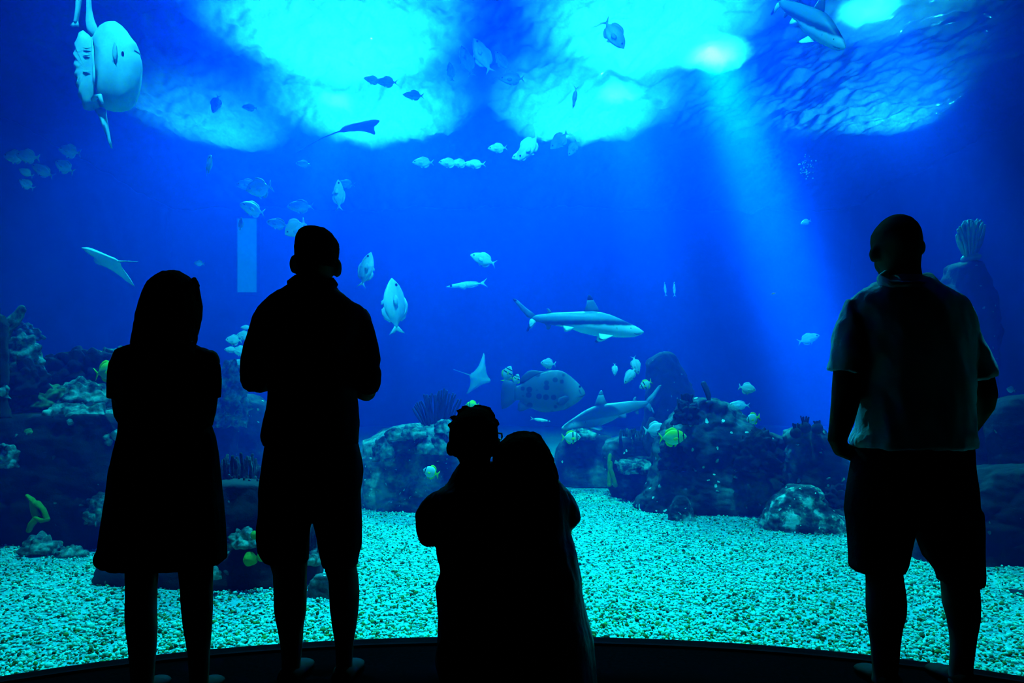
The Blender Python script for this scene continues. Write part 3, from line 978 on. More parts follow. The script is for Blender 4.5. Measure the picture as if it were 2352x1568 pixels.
def hand_parts(w, d, n, curl=0.5, size=0.18, side=1):
    """palm, four unequal bent fingers and a thumb; w wrist, d pointing direction, n direction the palm faces, side = thumb side"""
    w, d, n = Vector(w), Vector(d).normalized(), Vector(n)
    n = (n - d * n.dot(d)).normalized()
    t = d.cross(n).normalized() * side
    pl = size * 0.52
    P = [tube([w - d * 0.02, w + d * pl * 0.4, w + d * pl * 0.95], [(0.028, 0.02), (0.038, 0.016), (0.041, 0.013)], n=12)]
    rot = Matrix(((t.x, n.x, d.x), (t.y, n.y, d.y), (t.z, n.z, d.z)))
    P = [ellipsoid(w + d * pl * 0.5, (0.041, 0.017, pl * 0.62), rot=rot)]
    for k, (f, L) in enumerate([(0.75, 0.92), (0.27, 1.0), (-0.22, 0.95), (-0.7, 0.74)]):
        b = w + d * pl * 0.92 + t * 0.040 * f
        L *= size * 0.47
        a, pts, p, ang = curl * 0.55, [b - d * 0.02], b, 0.0
        pts.append(p)
        for seg in (0.45, 0.32, 0.23):
            ang += a * (1.0 if seg < 0.45 else 0.7)
            p = p + (d * math.cos(ang) + n * math.sin(ang)) * L * seg
            pts.append(p)
        P.append(tube(pts, [0.0095, 0.0095, 0.0088, 0.0082, 0.0072], n=8))
    b = w + d * pl * 0.3 + t * 0.034
    td = (d * 0.65 + t * 0.6 + n * 0.45).normalized()
    P.append(tube([b - t * 0.012, b + td * size * 0.14, b + td * size * 0.24 + d * size * 0.06, b + td * size * 0.26 + d * size * 0.15], [0.013, 0.0115, 0.0105, 0.009], n=8))
    return P


def arm(pts, Y):
    """list of (px, py, dy, radius_px) -> tube"""
    return tube([at(x, y, Y + dy) for x, y, dy, r in pts], [r * (Y + dy) / FPX for x, y, dy, r in pts], n=16)


def leg(slices, Y, foot_dx=0.0):
    return loft_px(slices, Y, n=20, power=2.0)


def foot_at(x, Y, length=0.26, wid=0.048, h=0.075, out=0.0, heel=-0.07):
    """shoe on the floor, heel towards the camera"""
    V = []
    st = [(0.0, 0.55, 0.75), (0.06, 0.8, 1.0), (0.25, 0.9, 1.05), (0.5, 0.85, 0.75), (0.72, 1.05, 0.55), (0.9, 0.9, 0.45), (1.0, 0.45, 0.3)]
    n = 14
    for f, w, hh in st:
        yy = Y + heel + f * length
        xx = x + out * f * length
        for j in range(n):
            a = 2 * PI * j / n
            V.append((xx + wid * w * math.cos(a), yy, max(0.002, h * hh * 0.5 * (1 + math.sin(a)))))
    return np.array(V), ring_faces(len(st), n)


def folds(scale, amp, stretch=(1, 1, 0.35)):
    return lambda c: amp * mn.fractal(Vector((c.x * scale * stretch[0], c.y * scale * stretch[1], c.z * scale * stretch[2])), 0.8, 2.0, 3)


# ------------------------------------------------------------------ woman in a dress, long hair
Y = 2.65
W = empty('person', (at(370, 900, Y).x, Y, 0))
tag(W, 'long-haired woman in a knee-length dress standing with folded arms, seen from behind', 'person', 'visitors at the window')
face = (690, 400, 50)
body = head_parts([(632, 372, 424, 0.05), (650, 356, 444, 0.085), (680, 350, 450, 0.1), (715, 352, 448, 0.1), (745, 362, 440, 0.09), (765, 375, 430, 0.055), (800, 372, 432, 0.055)], Y, *face)
body += [loft_px([(792, 330, 440, 0.06), (808, 280, 480, 0.075), (840, 272, 488, 0.085), (900, 285, 475, 0.09), (960, 292, 468, 0.085), (1040, 285, 478, 0.1), (1100, 282, 482, 0.11), (1180, 285, 485, 0.1)], Y)]
body += [arm([(283, 825, 0, 24), (278, 880, 0, 22), (278, 920, 0.0, 20), (281, 950, 0.01, 19), (291, 972, 0.02, 18), (330, 965, 0.13, 16), (385, 940, 0.17, 13), (412, 930, 0.165, 12)], Y),
         arm([(480, 825, 0, 24), (480, 880, 0, 22), (478, 915, 0, 21), (475, 948, 0.01, 20), (472, 970, 0.02, 18), (440, 966, 0.14, 16), (385, 958, 0.2, 13), (362, 952, 0.2, 12)], Y)]
body += hand_parts(at(412, 930, Y + 0.165), (1, -0.1, 0.35), (0, -1, 0), 0.6, 0.165, -1)
body += hand_parts(at(362, 952, Y + 0.2), (-1, -0.1, 0.3), (0, -1, 0), 0.6, 0.165, 1)
body += [leg([(1150, 275, 375, 0.08), (1240, 285, 368, 0.07), (1300, 290, 362, 0.06), (1341, 291, 359, 0.055), (1380, 290, 358, 0.052), (1417, 290, 358, 0.055, -0.012), (1446, 292, 359, 0.052, -0.012), (1471, 295, 358.5, 0.046), (1510, 298, 356, 0.04), (1560, 302, 352, 0.038), (1595, 303, 352, 0.045)], Y),
         leg([(1150, 385, 488, 0.08), (1240, 400, 490, 0.07), (1300, 410, 488, 0.06), (1341, 415, 487, 0.055), (1390, 418, 487, 0.055, -0.012), (1431, 422, 485.5, 0.053, -0.012), (1470, 428, 483, 0.044), (1500, 433, 481, 0.038), (1560, 436, 478, 0.036), (1595, 434, 478, 0.045)], Y)]
b = fuse('body', body, M['skin'], W, 0.0065, 2)
face_eyes(W, Y, *face)
h = [loft_px([(623, 386, 414, 0.03), (630, 371, 425, 0.06), (640, 360, 438, 0.085), (650, 350, 448, 0.1), (675, 339, 452, 0.115), (700, 329, 456, 0.118, -0.005), (725, 321, 455, 0.115, -0.01), (750, 317, 452, 0.10, -0.02), (770, 310, 449, 0.085, -0.035), (788, 307, 449, 0.065, -0.055), (815, 312, 446, 0.045, -0.085), (850, 322, 440, 0.03, -0.10), (885, 335, 430, 0.016, -0.10)], Y, n=34)]
for (x0, y0, x1, y1, x2, y2) in [(322, 700, 311, 745, 305, 786), (330, 690, 316, 740, 309, 775), (446, 640, 455, 655, 454, 690), (316, 735, 308, 765, 300, 790)]:
    h.append(tube([at(x0, y0, Y - 0.02), at(x1, y1, Y - 0.03), at(x2, y2, Y - 0.04)], [0.009, 0.008, 0.005], n=8))
fuse('hair', h, M['hair'], W, 0.006, 2, bump=lambda c: 0.004 * mn.noise(Vector((c.x * 55, c.y * 55, c.z * 6))))
d = [loft_px([(788, 330, 442, 0.07), (798, 284, 472, 0.085), (806, 266, 492, 0.092), (820, 262, 498, 0.095), (860, 268, 490, 0.105), (917, 273, 482, 0.105), (965, 280, 474, 0.105), (1000, 277, 488, 0.115), (1040, 267, 495, 0.125), (1080, 258, 499, 0.135), (1130, 252, 504, 0.145), (1160, 247, 508, 0.15), (1200, 242, 511, 0.155), (1258, 236, 513, 0.165), (1268, 231.5, 513, 0.17), (1280, 230, 513, 0.17), (1292, 234, 512, 0.168)], Y, n=36),
     tube([at(288, 818, Y), at(279, 842, Y), at(277, 870, Y), at(275, 917, Y)], [25 * Y / FPX, 28 * Y / FPX, 28 * Y / FPX, 28.5 * Y / FPX], n=16, end=False),
     tube([at(472, 818, Y), at(478, 842, Y), at(480, 870, Y), at(479, 914, Y)], [25 * Y / FPX, 28.5 * Y / FPX, 29 * Y / FPX, 28.5 * Y / FPX], n=16, end=False)]
fuse('dress', d, M['dress'], W, 0.008, 2, bump=folds(9, 0.006, (1.6, 1.6, 0.2)))
for x, y in [(451, 772), (450.5, 780)]:
    V, F = ellipsoid(at(x, y, Y), (0.004, 0.004, 0.005), n=8, m=6)
    add_mesh('earring', V, F, M['earring'], parent=W)
for x in (327, 457):
    V, F = foot_at(at(x, 900, Y).x, Y, 0.24, 0.042)
    add_mesh('shoe', V, F, M['shoe'], parent=W)

# ------------------------------------------------------------------ man in jacket and shorts
Y = 2.8
m1 = empty('person', (at(722, 900, Y).x, Y, 0))
tag(m1, 'man in a jacket with rolled sleeves and shorts, forearms bent forward', 'person', 'visitors at the window')
face = (588, 727, 46)
body = head_parts([(526, 702, 742, 0.04), (536, 692, 760, 0.065), (548, 687, 768, 0.085), (562, 684, 773, 0.098), (580, 681, 774, 0.1), (605, 680, 773, 0.098), (625, 681, 770, 0.085), (636, 684, 759, 0.065), (662, 682, 760, 0.068)], Y, *face,
                  ears=[(676.5, 607, 11, 22), (774, 615, 11, 22)])
body += [loft_px([(655, 680, 762, 0.065), (675, 640, 790, 0.08), (700, 615, 815, 0.095), (740, 618, 815, 0.11), (850, 625, 808, 0.105), (940, 625, 810, 0.1), (1030, 618, 815, 0.11), (1090, 612, 822, 0.115), (1170, 608, 822, 0.1)], Y)]
body += [arm([(612, 725, 0, 28), (600, 770, 0, 24), (588, 830, 0.01, 23), (585, 868, 0.02, 23), (595, 880, 0.05, 23), (640, 872, 0.17, 19), (690, 846, 0.25, 15), (705, 838, 0.26, 13)], Y),
         arm([(826, 730, 0, 26), (835, 770, 0, 24), (843, 830, 0.01, 23), (846, 880, 0.02, 23), (842, 898, 0.05, 24), (800, 886, 0.17, 19), (760, 856, 0.25, 15), (748, 846, 0.26, 13)], Y)]
body += hand_parts(at(705, 838, Y + 0.26), (0.45, 0.1, 0.75), (0.6, -0.6, 0), 0.9, 0.175, -1)
body += hand_parts(at(748, 846, Y + 0.26), (-0.45, 0.1, 0.75), (-0.6, -0.6, 0), 0.9, 0.175, 1)
body += [leg([(1180, 612, 704, 0.085), (1240, 612, 706, 0.075), (1283, 618, 706, 0.065), (1317, 628, 704, 0.06), (1345, 629, 704, 0.058), (1372, 630, 704, 0.06, -0.012), (1405, 631.5, 702.5, 0.06, -0.012), (1443, 638.5, 696, 0.05), (1482, 645, 694.5, 0.042), (1520, 648, 690, 0.04), (1556, 646, 692, 0.05)], Y),
         leg([(1180, 728, 826, 0.085), (1260, 738, 822, 0.075), (1303, 746, 818.5, 0.065), (1331, 755, 823.5, 0.06), (1362, 757, 825, 0.06, -0.012), (1398, 758.5, 823.6, 0.06, -0.012), (1440, 764, 818, 0.05), (1475, 770, 812, 0.042), (1520, 772, 809, 0.04), (1556, 769, 812, 0.05)], Y)]
fuse('body', body, M['skin'], m1, 0.0065, 2)
face_eyes(m1, Y, *face)
fuse('hair', [loft_px([(522.5, 706, 738, 0.035), (526, 697, 750, 0.06), (534, 688.5, 760, 0.082), (545, 684.5, 769, 0.1), (557, 682.5, 776, 0.108), (575, 680, 776, 0.108, -0.006), (592, 680, 775.5, 0.085, -0.028), (612, 684, 770, 0.06, -0.045)], Y, n=30)],
     M['hair'], m1, 0.006, 1, bump=lambda c: 0.002 * mn.noise(c * 90))
s_ = Y / FPX
jk = [loft_px([(641, 683, 758, 0.075), (650, 669, 768, 0.088), (662, 656, 774, 0.1), (668, 641, 780, 0.105), (680, 621, 796, 0.112), (697, 603, 822, 0.12), (715, 596, 834, 0.125), (745, 600, 838, 0.13), (800, 610, 824, 0.13), (860, 614, 819, 0.13), (898, 619, 817, 0.13), (914, 617.5, 817.5, 0.13), (937, 614, 821, 0.13), (970, 608, 823.5, 0.135), (1000, 604.5, 822, 0.14), (1013, 608.5, 822, 0.14), (1022, 611, 821, 0.138)], Y, n=36),
      tube([at(x, y, Y) for x, y in [(622, 722), (606, 742), (598, 768), (590.5, 798), (584, 829), (581, 850), (583, 866)]], [36 * s_, 30.5 * s_, 29.5 * s_, 29.5 * s_, 29.5 * s_, 28 * s_, 28.5 * s_], n=16),
      tube([at(x, y, Y) for x, y in [(813, 722), (825, 742), (834, 768), (840, 798), (844, 826), (842, 844), (846, 858), (845, 880)]], [29 * s_, 29 * s_, 28 * s_, 28 * s_, 28.5 * s_, 26.5 * s_, 28.5 * s_, 28 * s_], n=16)]
fuse('jacket', jk, M['jacket'], m1, 0.008, 2, bump=folds(11, 0.005))
V, F = tube([at(684, 641, Y - 0.02), at(668, 652, Y - 0.05), at(700, 662, Y - 0.09), at(740, 662, Y - 0.09), at(766, 655, Y - 0.05), at(757, 645, Y - 0.02)], [(0.012, 0.02)] * 6, n=10)
add_mesh('collar', V, F, M['jacket'], parent=m1)
for (x, y, r) in [(582.5, 867, 29.5), (846, 857, 29.5)]:
    V, F = tube([at(x, y - 5, Y), at(x, y + 6, Y)], [r * s_, r * s_], n=18)
    add_mesh('rolled_cuff', V, F, M['jacket'], parent=m1)
sh = [loft_px([(1014, 613, 819, 0.125), (1054, 606, 829.5, 0.13), (1080, 603.5, 833.5, 0.135), (1105, 600, 832, 0.135), (1128, 597, 828, 0.13), (1169, 598, 829, 0.115), (1182, 600, 828, 0.09)], Y, n=32),
      loft_px([(1150, 598, 716, 0.1), (1182, 597.5, 715.5, 0.098), (1207, 593.5, 713, 0.095), (1234, 592.5, 710, 0.092), (1262, 595, 708.5, 0.088), (1276, 602, 708, 0.085), (1290, 612, 707, 0.082)], Y, n=26),
      loft_px([(1150, 717, 829, 0.1), (1182, 717, 830.7, 0.098), (1206, 724, 831, 0.095), (1232, 731, 831, 0.092), (1257, 734, 829.5, 0.088), (1272, 737, 824, 0.085), (1300, 743, 819, 0.082)], Y, n=26)]
fuse('shorts', sh, M['shorts'], m1, 0.008, 2, bump=folds(10, 0.005))
V, F = tube([at(700, 835, Y + 0.31), at(752, 835, Y + 0.31)], [(0.006, 0.04)] * 2, n=8)
add_mesh('phone', V, F, M['phone'], parent=m1)
for x in (669, 791):
    V, F = foot_at(at(x, 900, Y).x, Y, 0.27, 0.047)
    add_mesh('shoe', V, F, M['shoe'], parent=m1)

# ------------------------------------------------------------------ man in a pale short-sleeved shirt
Y = 2.75
s_ = Y / FPX
m2 = empty('person', (at(2095, 900, Y).x, Y, 0))
tag(m2, 'shaven-headed man in a pale short-sleeved shirt and shorts, hands at his hips', 'person', 'visitors at the window')
face = (562, 2058, 48)
body = head_parts([(494.5, 2047, 2066, 0.02), (497, 2041, 2073, 0.04), (505, 2030, 2088, 0.065), (520, 2017.6, 2099, 0.09), (535, 2009.5, 2105.5, 0.102), (550, 2008, 2107.5, 0.106), (565, 2010, 2108.5, 0.106), (585, 2013, 2107, 0.1), (600, 2021, 2106.5, 0.088), (615, 2029.5, 2107, 0.075), (632, 2033, 2111, 0.07), (660, 2032, 2114, 0.07)], Y, *face,
                  ears=[(2010, 583, 12, 20), (2111.5, 568.5, 12.5, 20)])
body += [loft_px([(650, 2030, 2120, 0.07), (672, 1990, 2170, 0.085), (700, 1968, 2205, 0.1), (760, 1972, 2212, 0.11), (860, 1990, 2205, 0.11), (950, 1992, 2208, 0.108), (1040, 1985, 2215, 0.112), (1110, 1975, 2222, 0.12), (1190, 1968, 2230, 0.11)], Y)]
body += [arm([(1975, 735, 0, 22), (1953, 790, 0, 28), (1944, 870, 0.0, 30), (1942, 920, 0.0, 31), (1934, 965, 0.0, 27), (1923, 1010, 0.01, 21), (1932, 1030, 0.03, 19), (1958, 1042, 0.07, 17), (1985, 1052, 0.12, 14)], Y),
         arm([(2200, 740, 0, 22), (2228, 800, 0, 24), (2252, 850, 0.0, 26), (2263, 905, 0.01, 26), (2258, 930, 0.04, 25), (2235, 968, 0.11, 21), (2210, 1005, 0.16, 17), (2190, 1030, 0.18, 14)], Y)]
body += hand_parts(at(1985, 1052, Y + 0.12), (0.75, 0.15, -0.5), (0, -1, 0.2), 0.4, 0.18, 1)
body += hand_parts(at(2190, 1030, Y + 0.18), (-0.75, 0.1, -0.5), (0, -1, 0.2), 0.4, 0.18, -1)
body += [leg([(1180, 1965, 2080, 0.09), (1250, 1975, 2076, 0.078), (1313, 1989.5, 2070, 0.066), (1331, 1991.5, 2073, 0.062), (1362, 1991, 2078, 0.062, -0.01), (1387, 1991, 2080, 0.064, -0.014), (1410, 1993, 2079, 0.062, -0.014), (1440, 1995.5, 2071, 0.055), (1474, 2000, 2067, 0.046), (1512, 2003.5, 2064, 0.041), (1545, 2006, 2060, 0.042), (1568, 2004, 2062, 0.05)], Y),
         leg([(1200, 2115, 2235, 0.09), (1270, 2140, 2243, 0.078), (1329, 2164.5, 2245, 0.066), (1349, 2165.5, 2245, 0.062), (1387, 2168.5, 2247.5, 0.063, -0.014), (1418, 2178, 2246, 0.062, -0.014), (1440, 2182, 2243, 0.055), (1464, 2185, 2239, 0.05), (1500, 2186, 2235, 0.043), (1535, 2183, 2231, 0.043), (1568, 2180, 2232, 0.05)], Y)]
fuse('body', body, M['skin'], m2, 0.0065, 2)
face_eyes(m2, Y, *face)
st = [loft_px([(634, 2034, 2112, 0.078), (645, 2020, 2142, 0.09), (656, 2004, 2156, 0.1), (665, 1984, 2168, 0.107), (678, 1962, 2192, 0.117), (696, 1952, 2214, 0.127), (725, 1952, 2226, 0.135), (760, 1960, 2230, 0.14), (850, 1974, 2226, 0.14), (935, 1977, 2226, 0.14), (976, 1974, 2228, 0.142), (998, 1966, 2230, 0.145), (1014, 1961.5, 2232, 0.147), (1028, 1966, 2231, 0.147)], Y, n=38),
      tube([at(x, y, Y) for x, y in [(1975, 700), (1966, 725), (1957, 762), (1953, 795), (1948, 832), (1944, 856)]], [33 * s_, 38.5 * s_, 40 * s_, 40.5 * s_, 41 * s_, 42 * s_], n=18, end=False),
      tube([at(x, y, Y) for x, y in [(2202, 712), (2210, 735), (2222, 783), (2238, 820), (2252, 853), (2255, 866)]], [28 * s_, 29 * s_, 32 * s_, 33 * s_, 33 * s_, 32.5 * s_], n=18, end=False)]
fuse('shirt', st, M['shirt'], m2, 0.0075, 1, bump=lambda c: 0.010 * mn.fractal(Vector((c.x * 13 + c.z * 4, c.y * 13, c.z * 6)), 0.9, 2.0, 3))
V, F = tube([at(2036, 634, Y - 0.02), at(2022, 644, Y - 0.06), at(2046, 652, Y - 0.1), at(2100, 652, Y - 0.1), at(2140, 645, Y - 0.05), at(2128, 633, Y - 0.02)], [(0.012, 0.024)] * 6, n=10)
add_mesh('collar', V, F, M['shirt'], parent=m2)
sh = [loft_px([(1012, 1974, 2226, 0.13), (1050, 1963, 2227, 0.135), (1081, 1958, 2230, 0.14), (1136, 1948, 2238, 0.14), (1172, 1943.5, 2243, 0.135), (1186, 1947.5, 2245, 0.13), (1205, 1950, 2245, 0.1)], Y, n=34),
      loft_px([(1172, 1945, 2100, 0.11), (1202, 1949.5, 2098, 0.108), (1237, 1952, 2091.5, 0.102), (1293, 1953, 2079, 0.096), (1303, 1953.5, 2075, 0.095), (1311, 1962, 2072, 0.092)], Y, n=28),
      loft_px([(1172, 2098, 2247, 0.11), (1202, 2101, 2250, 0.108), (1237, 2112, 2250, 0.102), (1280, 2127, 2250, 0.098), (1319, 2160, 2249.5, 0.094), (1338, 2164, 2248, 0.09)], Y, n=28)]
fuse('shorts', sh, M['shorts'], m2, 0.008, 2, bump=folds(10, 0.004))
for x in (2034, 2207):
    V, F = foot_at(at(x, 900, Y).x, Y, 0.265, 0.047)
    add_mesh('shoe', V, F, M['shoe'], parent=m2)

# ------------------------------------------------------------------ kneeling couple
Y = 2.6
s_ = Y / FPX
k1 = empty('person', (at(1110, 900, Y).x, Y, 0))
tag(k1, 'kneeling person with short tousled hair, glasses and a coat, leaning on the long-haired companion', 'person', 'visitors at the window')
face = (1005, 1089, 54)
body = head_parts([(945, 1070, 1108, 0.05), (956, 1054, 1124, 0.08), (972, 1042, 1135, 0.1), (990, 1037, 1141, 0.11), (1010, 1036, 1142, 0.11), (1030, 1039, 1138, 0.1), (1045, 1046, 1130, 0.085), (1060, 1056, 1125, 0.065), (1095, 1058, 1130, 0.065)], Y, *face,
                  ears=[(1036, 1029, 11.5, 19), (1140, 1022, 11, 19)])
body += [loft_px([(1085, 1055, 1150, 0.07), (1115, 1020, 1195, 0.095), (1200, 1020, 1200, 0.11), (1300, 1030, 1200, 0.11), (1400, 1025, 1205, 0.13), (1460, 1020, 1210, 0.13)], Y)]
body += [arm([(1008, 1150, 0, 24), (990, 1185, 0, 22), (984, 1215, 0.02, 22), (995, 1232, 0.05, 21), (1050, 1225, 0.17, 18), (1105, 1190, 0.22, 14)], Y),
         arm([(1195, 1140, 0.02, 22), (1215, 1200, 0.06, 20), (1205, 1225, 0.12, 18), (1165, 1205, 0.2, 15), (1130, 1190, 0.23, 13)], Y)]
body += hand_parts(at(1105, 1190, Y + 0.22), (0.8, 0.1, 0.5), (0, -1, 0), 0.7, 0.17, -1)
body += hand_parts(at(1130, 1190, Y + 0.23), (-0.8, 0.1, 0.5), (0, -1, 0), 0.7, 0.17, 1)
for x in (1055, 1165):      # folded legs: thigh down to the knee, shin back along the floor
    k = at(x, 900, Y)
    body.append(tube([Vector((k.x, Y, 0.42)), Vector((k.x, Y + 0.06, 0.22)), Vector((k.x, Y + 0.10, 0.075))], [0.085, 0.075, 0.06], n=16))
    body.append(tube([Vector((k.x, Y + 0.10, 0.07)), Vector((k.x, Y - 0.08, 0.065)), Vector((k.x, Y - 0.26, 0.05))], [0.06, 0.058, 0.042], n=16))
fuse('body', body, M['skin'], k1, 0.0065, 2)
face_eyes(k1, Y, *face)
hr = [loft_px([(935, 1073, 1108, 0.03), (940, 1066, 1122, 0.055), (947, 1058, 1127, 0.075), (956, 1049, 1130, 0.095), (970, 1038.5, 1138, 0.112), (985, 1033.5, 1143.5, 0.118), (1000, 1031.5, 1145, 0.118), (1015, 1032, 1144, 0.108, -0.008), (1032, 1035, 1141, 0.085, -0.03), (1048, 1042, 1134, 0.06, -0.045)], Y, n=32)]
random.seed(4)
for k in range(46):
    a = random.uniform(0, 2 * PI)
    t = random.uniform(0, 1)
    px = 1089 + 52 * math.cos(a) * (0.35 + 0.65 * t)
    py = 942 + 42 * t ** 2 + random.uniform(-2, 4)
    p0 = at(px, py + 8, Y + 0.09 * math.sin(a) * t)
    p1 = at(px + random.uniform(-6, 10), py - 4, Y + 0.10 * math.sin(a) * t)
    hr.append(tube([p0, p0.lerp(p1, 0.6), p1], [0.012, 0.009, 0.005], n=6))
for q in [((1105, 946), (1122, 939), (1132, 949)), ((1100, 944), (1112, 936), (1126, 938)), ((1062, 950), (1056, 944), (1050, 943)), ((1048, 964), (1041, 958), (1035, 959)), ((1075, 942), (1069, 935), (1062, 935)), ((1040, 980), (1034, 974), (1030, 976)), ((1090, 942), (1094, 934), (1104, 932)), ((1120, 952), (1130, 950), (1136, 956)), ((1136, 972), (1142, 968), (1145, 974))]:
    hr.append(tube([at(x, y, Y) for x, y in q], [0.014, 0.010, 0.005], n=8))
fuse('hair', hr, M['hair'], k1, 0.005, 1)
V, F = tube([at(1143, 994, Y + 0.03), at(1152, 995, Y + 0.06), at(1153, 1003, Y + 0.075), at(1150, 1010, Y + 0.06), at(1146, 1009, Y + 0.03)], [0.0035] * 5, n=8)
g1 = add_mesh('glasses', V, F, M['frame'], parent=k1)
for kx in (-1, 1):
    c = at(1089 + kx * 24, 1004, Y + 0.135)
    P_ = [c + Vector((0.028 * math.cos(t), 0, 0.02 * math.sin(t))) for t in np.linspace(0, 2 * PI, 15)]
    V, F = tube(P_, [0.003] * 15, n=6, end=False)
    add_mesh('glasses_rim', V, F, M['frame'], parent=k1)
V, F = tube([at(1034, 998, Y + 0.02), at(1046, 1000, Y + 0.10), at(1058, 1003, Y + 0.135)], [0.003] * 3, n=6)
add_mesh('glasses_temple', V, F, M['frame'], parent=k1)
ct = [loft_px([(1063, 1056, 1140, 0.07), (1074, 1049, 1152, 0.085), (1086, 1041, 1165, 0.095), (1100, 1035, 1185, 0.11), (1116, 1022, 1205, 0.125), (1128, 1000, 1215, 0.135), (1150, 990, 1222, 0.145), (1200, 1000, 1226, 0.155), (1260, 1003, 1228, 0.16), (1290, 1010, 1228, 0.162), (1320, 1013, 1228, 0.165), (1347, 1013.7, 1228, 0.17), (1390, 1011.5, 1228, 0.19), (1432, 1007, 1228, 0.21), (1470, 1004, 1228, 0.23), (1510, 1003, 1226, 0.24), (1540, 1012, 1222, 0.25), (1600, 1024, 1215, 0.26)], Y, n=40),
      tube([at(x, y, Y) for x, y in [(1012, 1152), (998, 1168), (987, 1186), (984, 1206), (987, 1228)]], [28 * s_, 31 * s_, 33 * s_, 31 * s_, 29 * s_], n=18),
      tube([at(988, 1228, Y + 0.02), at(1020, 1232, Y + 0.1), at(1060, 1222, Y + 0.17)], [27 * s_, 25 * s_, 21 * s_], n=16)]
fuse('coat', ct, M['coat'], k1, 0.008, 2, bump=folds(12, 0.006, (1, 1, 0.9)))
for x in (1055, 1165):
    V, F = foot_at(at(x, 900, Y).x, Y, 0.22, 0.045, heel=-0.44)
    add_mesh('shoe', V, F, M['shoe'], parent=k1)

k2 = empty('person', (at(1245, 900, Y).x, Y, 0))
tag(k2, 'kneeling long-haired companion in a long flared dress, elbow bent out to the right', 'person', 'visitors at the window')
face = (1050, 1212, 48)
body = head_parts([(1000, 1190, 1226, 0.05), (1012, 1174, 1242, 0.08), (1030, 1165, 1254, 0.098), (1055, 1163, 1260, 0.1), (1080, 1168, 1256, 0.09), (1098, 1180, 1245, 0.06), (1130, 1182, 1250, 0.06)], Y, *face)
body += [loft_px([(1118, 1185, 1255, 0.06), (1140, 1180, 1290, 0.08), (1200, 1185, 1290, 0.09), (1300, 1190, 1295, 0.1), (1400, 1190, 1310, 0.12), (1470, 1195, 1315, 0.12)], Y)]
body += [arm([(1283, 1140, 0, 20), (1298, 1165, 0.01, 20), (1306, 1190, 0.03, 20), (1296, 1200, 0.08, 18), (1262, 1185, 0.17, 15), (1235, 1165, 0.2, 12)], Y)]
body += [arm([(1195, 1150, 0.04, 18), (1190, 1190, 0.1, 17), (1205, 1195, 0.17, 14), (1222, 1175, 0.2, 12)], Y)]
body += hand_parts(at(1235, 1165, Y + 0.2), (-0.5, 0.1, 0.8), (0, -1, 0), 0.6, 0.15, 1)
body += hand_parts(at(1222, 1175, Y + 0.2), (0.3, 0.1, 0.9), (0, -1, 0), 0.6, 0.15, -1)
for x in (1225, 1285):
    k = at(x, 900, Y)
    body.append(tube([Vector((k.x, Y, 0.38)), Vector((k.x, Y + 0.06, 0.2)), Vector((k.x, Y + 0.10, 0.07))], [0.075, 0.068, 0.055], n=16))
    body.append(tube([Vector((k.x, Y + 0.10, 0.065)), Vector((k.x, Y - 0.06, 0.06)), Vector((k.x, Y - 0.2, 0.045))], [0.055, 0.05, 0.038], n=16))
fuse('body', body, M['skin'], k2, 0.0065, 2)
face_eyes(k2, Y, *face)
hr = [loft_px([(990, 1194, 1210, 0.025), (993, 1183, 1221, 0.045), (1001, 1167, 1237, 0.075), (1012, 1152, 1249, 0.098), (1024, 1139, 1256, 0.108), (1035, 1134, 1262, 0.113), (1055, 1132, 1269, 0.115), (1078, 1134, 1273, 0.11, -0.008), (1094, 1140, 1280, 0.1, -0.02), (1115, 1150, 1284, 0.08, -0.045), (1150, 1166, 1286, 0.06, -0.075), (1200, 1172, 1284, 0.04, -0.095), (1250, 1180, 1276, 0.022, -0.10)], Y, n=34)]
for (x0, y0, x1, y1, x2, y2) in [(1255, 1025, 1270, 1055, 1274, 1080), (1225, 992, 1240, 1000, 1246, 1012), (1165, 1004, 1172, 998, 1185, 993), (1264, 1050, 1275, 1075, 1283, 1098)]:
    hr.append(tube([at(x0, y0, Y - 0.01), at(x1, y1, Y - 0.02), at(x2, y2, Y - 0.03)], [0.007, 0.006, 0.004], n=8))
fuse('hair', hr, M['hair'], k2, 0.006, 2, bump=lambda c: 0.004 * mn.noise(Vector((c.x * 55, c.y * 55, c.z * 6))))
ds = [loft_px([(1092, 1175, 1278, 0.07), (1108, 1170, 1290, 0.09), (1126, 1165, 1299, 0.1), (1145, 1165, 1306, 0.11), (1180, 1170, 1305, 0.12), (1222, 1170, 1307, 0.125), (1266, 1168, 1320, 0.14), (1317, 1160, 1333, 0.155), (1377, 1150, 1341.5, 0.175), (1420, 1142, 1350, 0.19), (1469, 1133, 1361, 0.205), (1530, 1125, 1367, 0.225), (1610, 1120, 1372, 0.24)], Y, n=40),
      tube([at(x, y, Y) for x, y in [(1286, 1128), (1295, 1148), (1301, 1170), (1304, 1190), (1300, 1200)]], [18 * s_, 22 * s_, 26 * s_, 27.5 * s_, 22 * s_], n=18),
      tube([at(1302, 1195, Y + 0.02), at(1284, 1194, Y + 0.1), at(1262, 1185, Y + 0.17)], [24 * s_, 20 * s_, 17 * s_], n=14)]
fuse('dress', ds, M['long_dress'], k2, 0.008, 2, bump=folds(11, 0.008, (1.5, 1.5, 0.2)))
for x in (1225, 1285):
    V, F = foot_at(at(x, 900, Y).x, Y, 0.2, 0.04, heel=-0.36)
    add_mesh('shoe', V, F, M['shoe'], parent=k2)

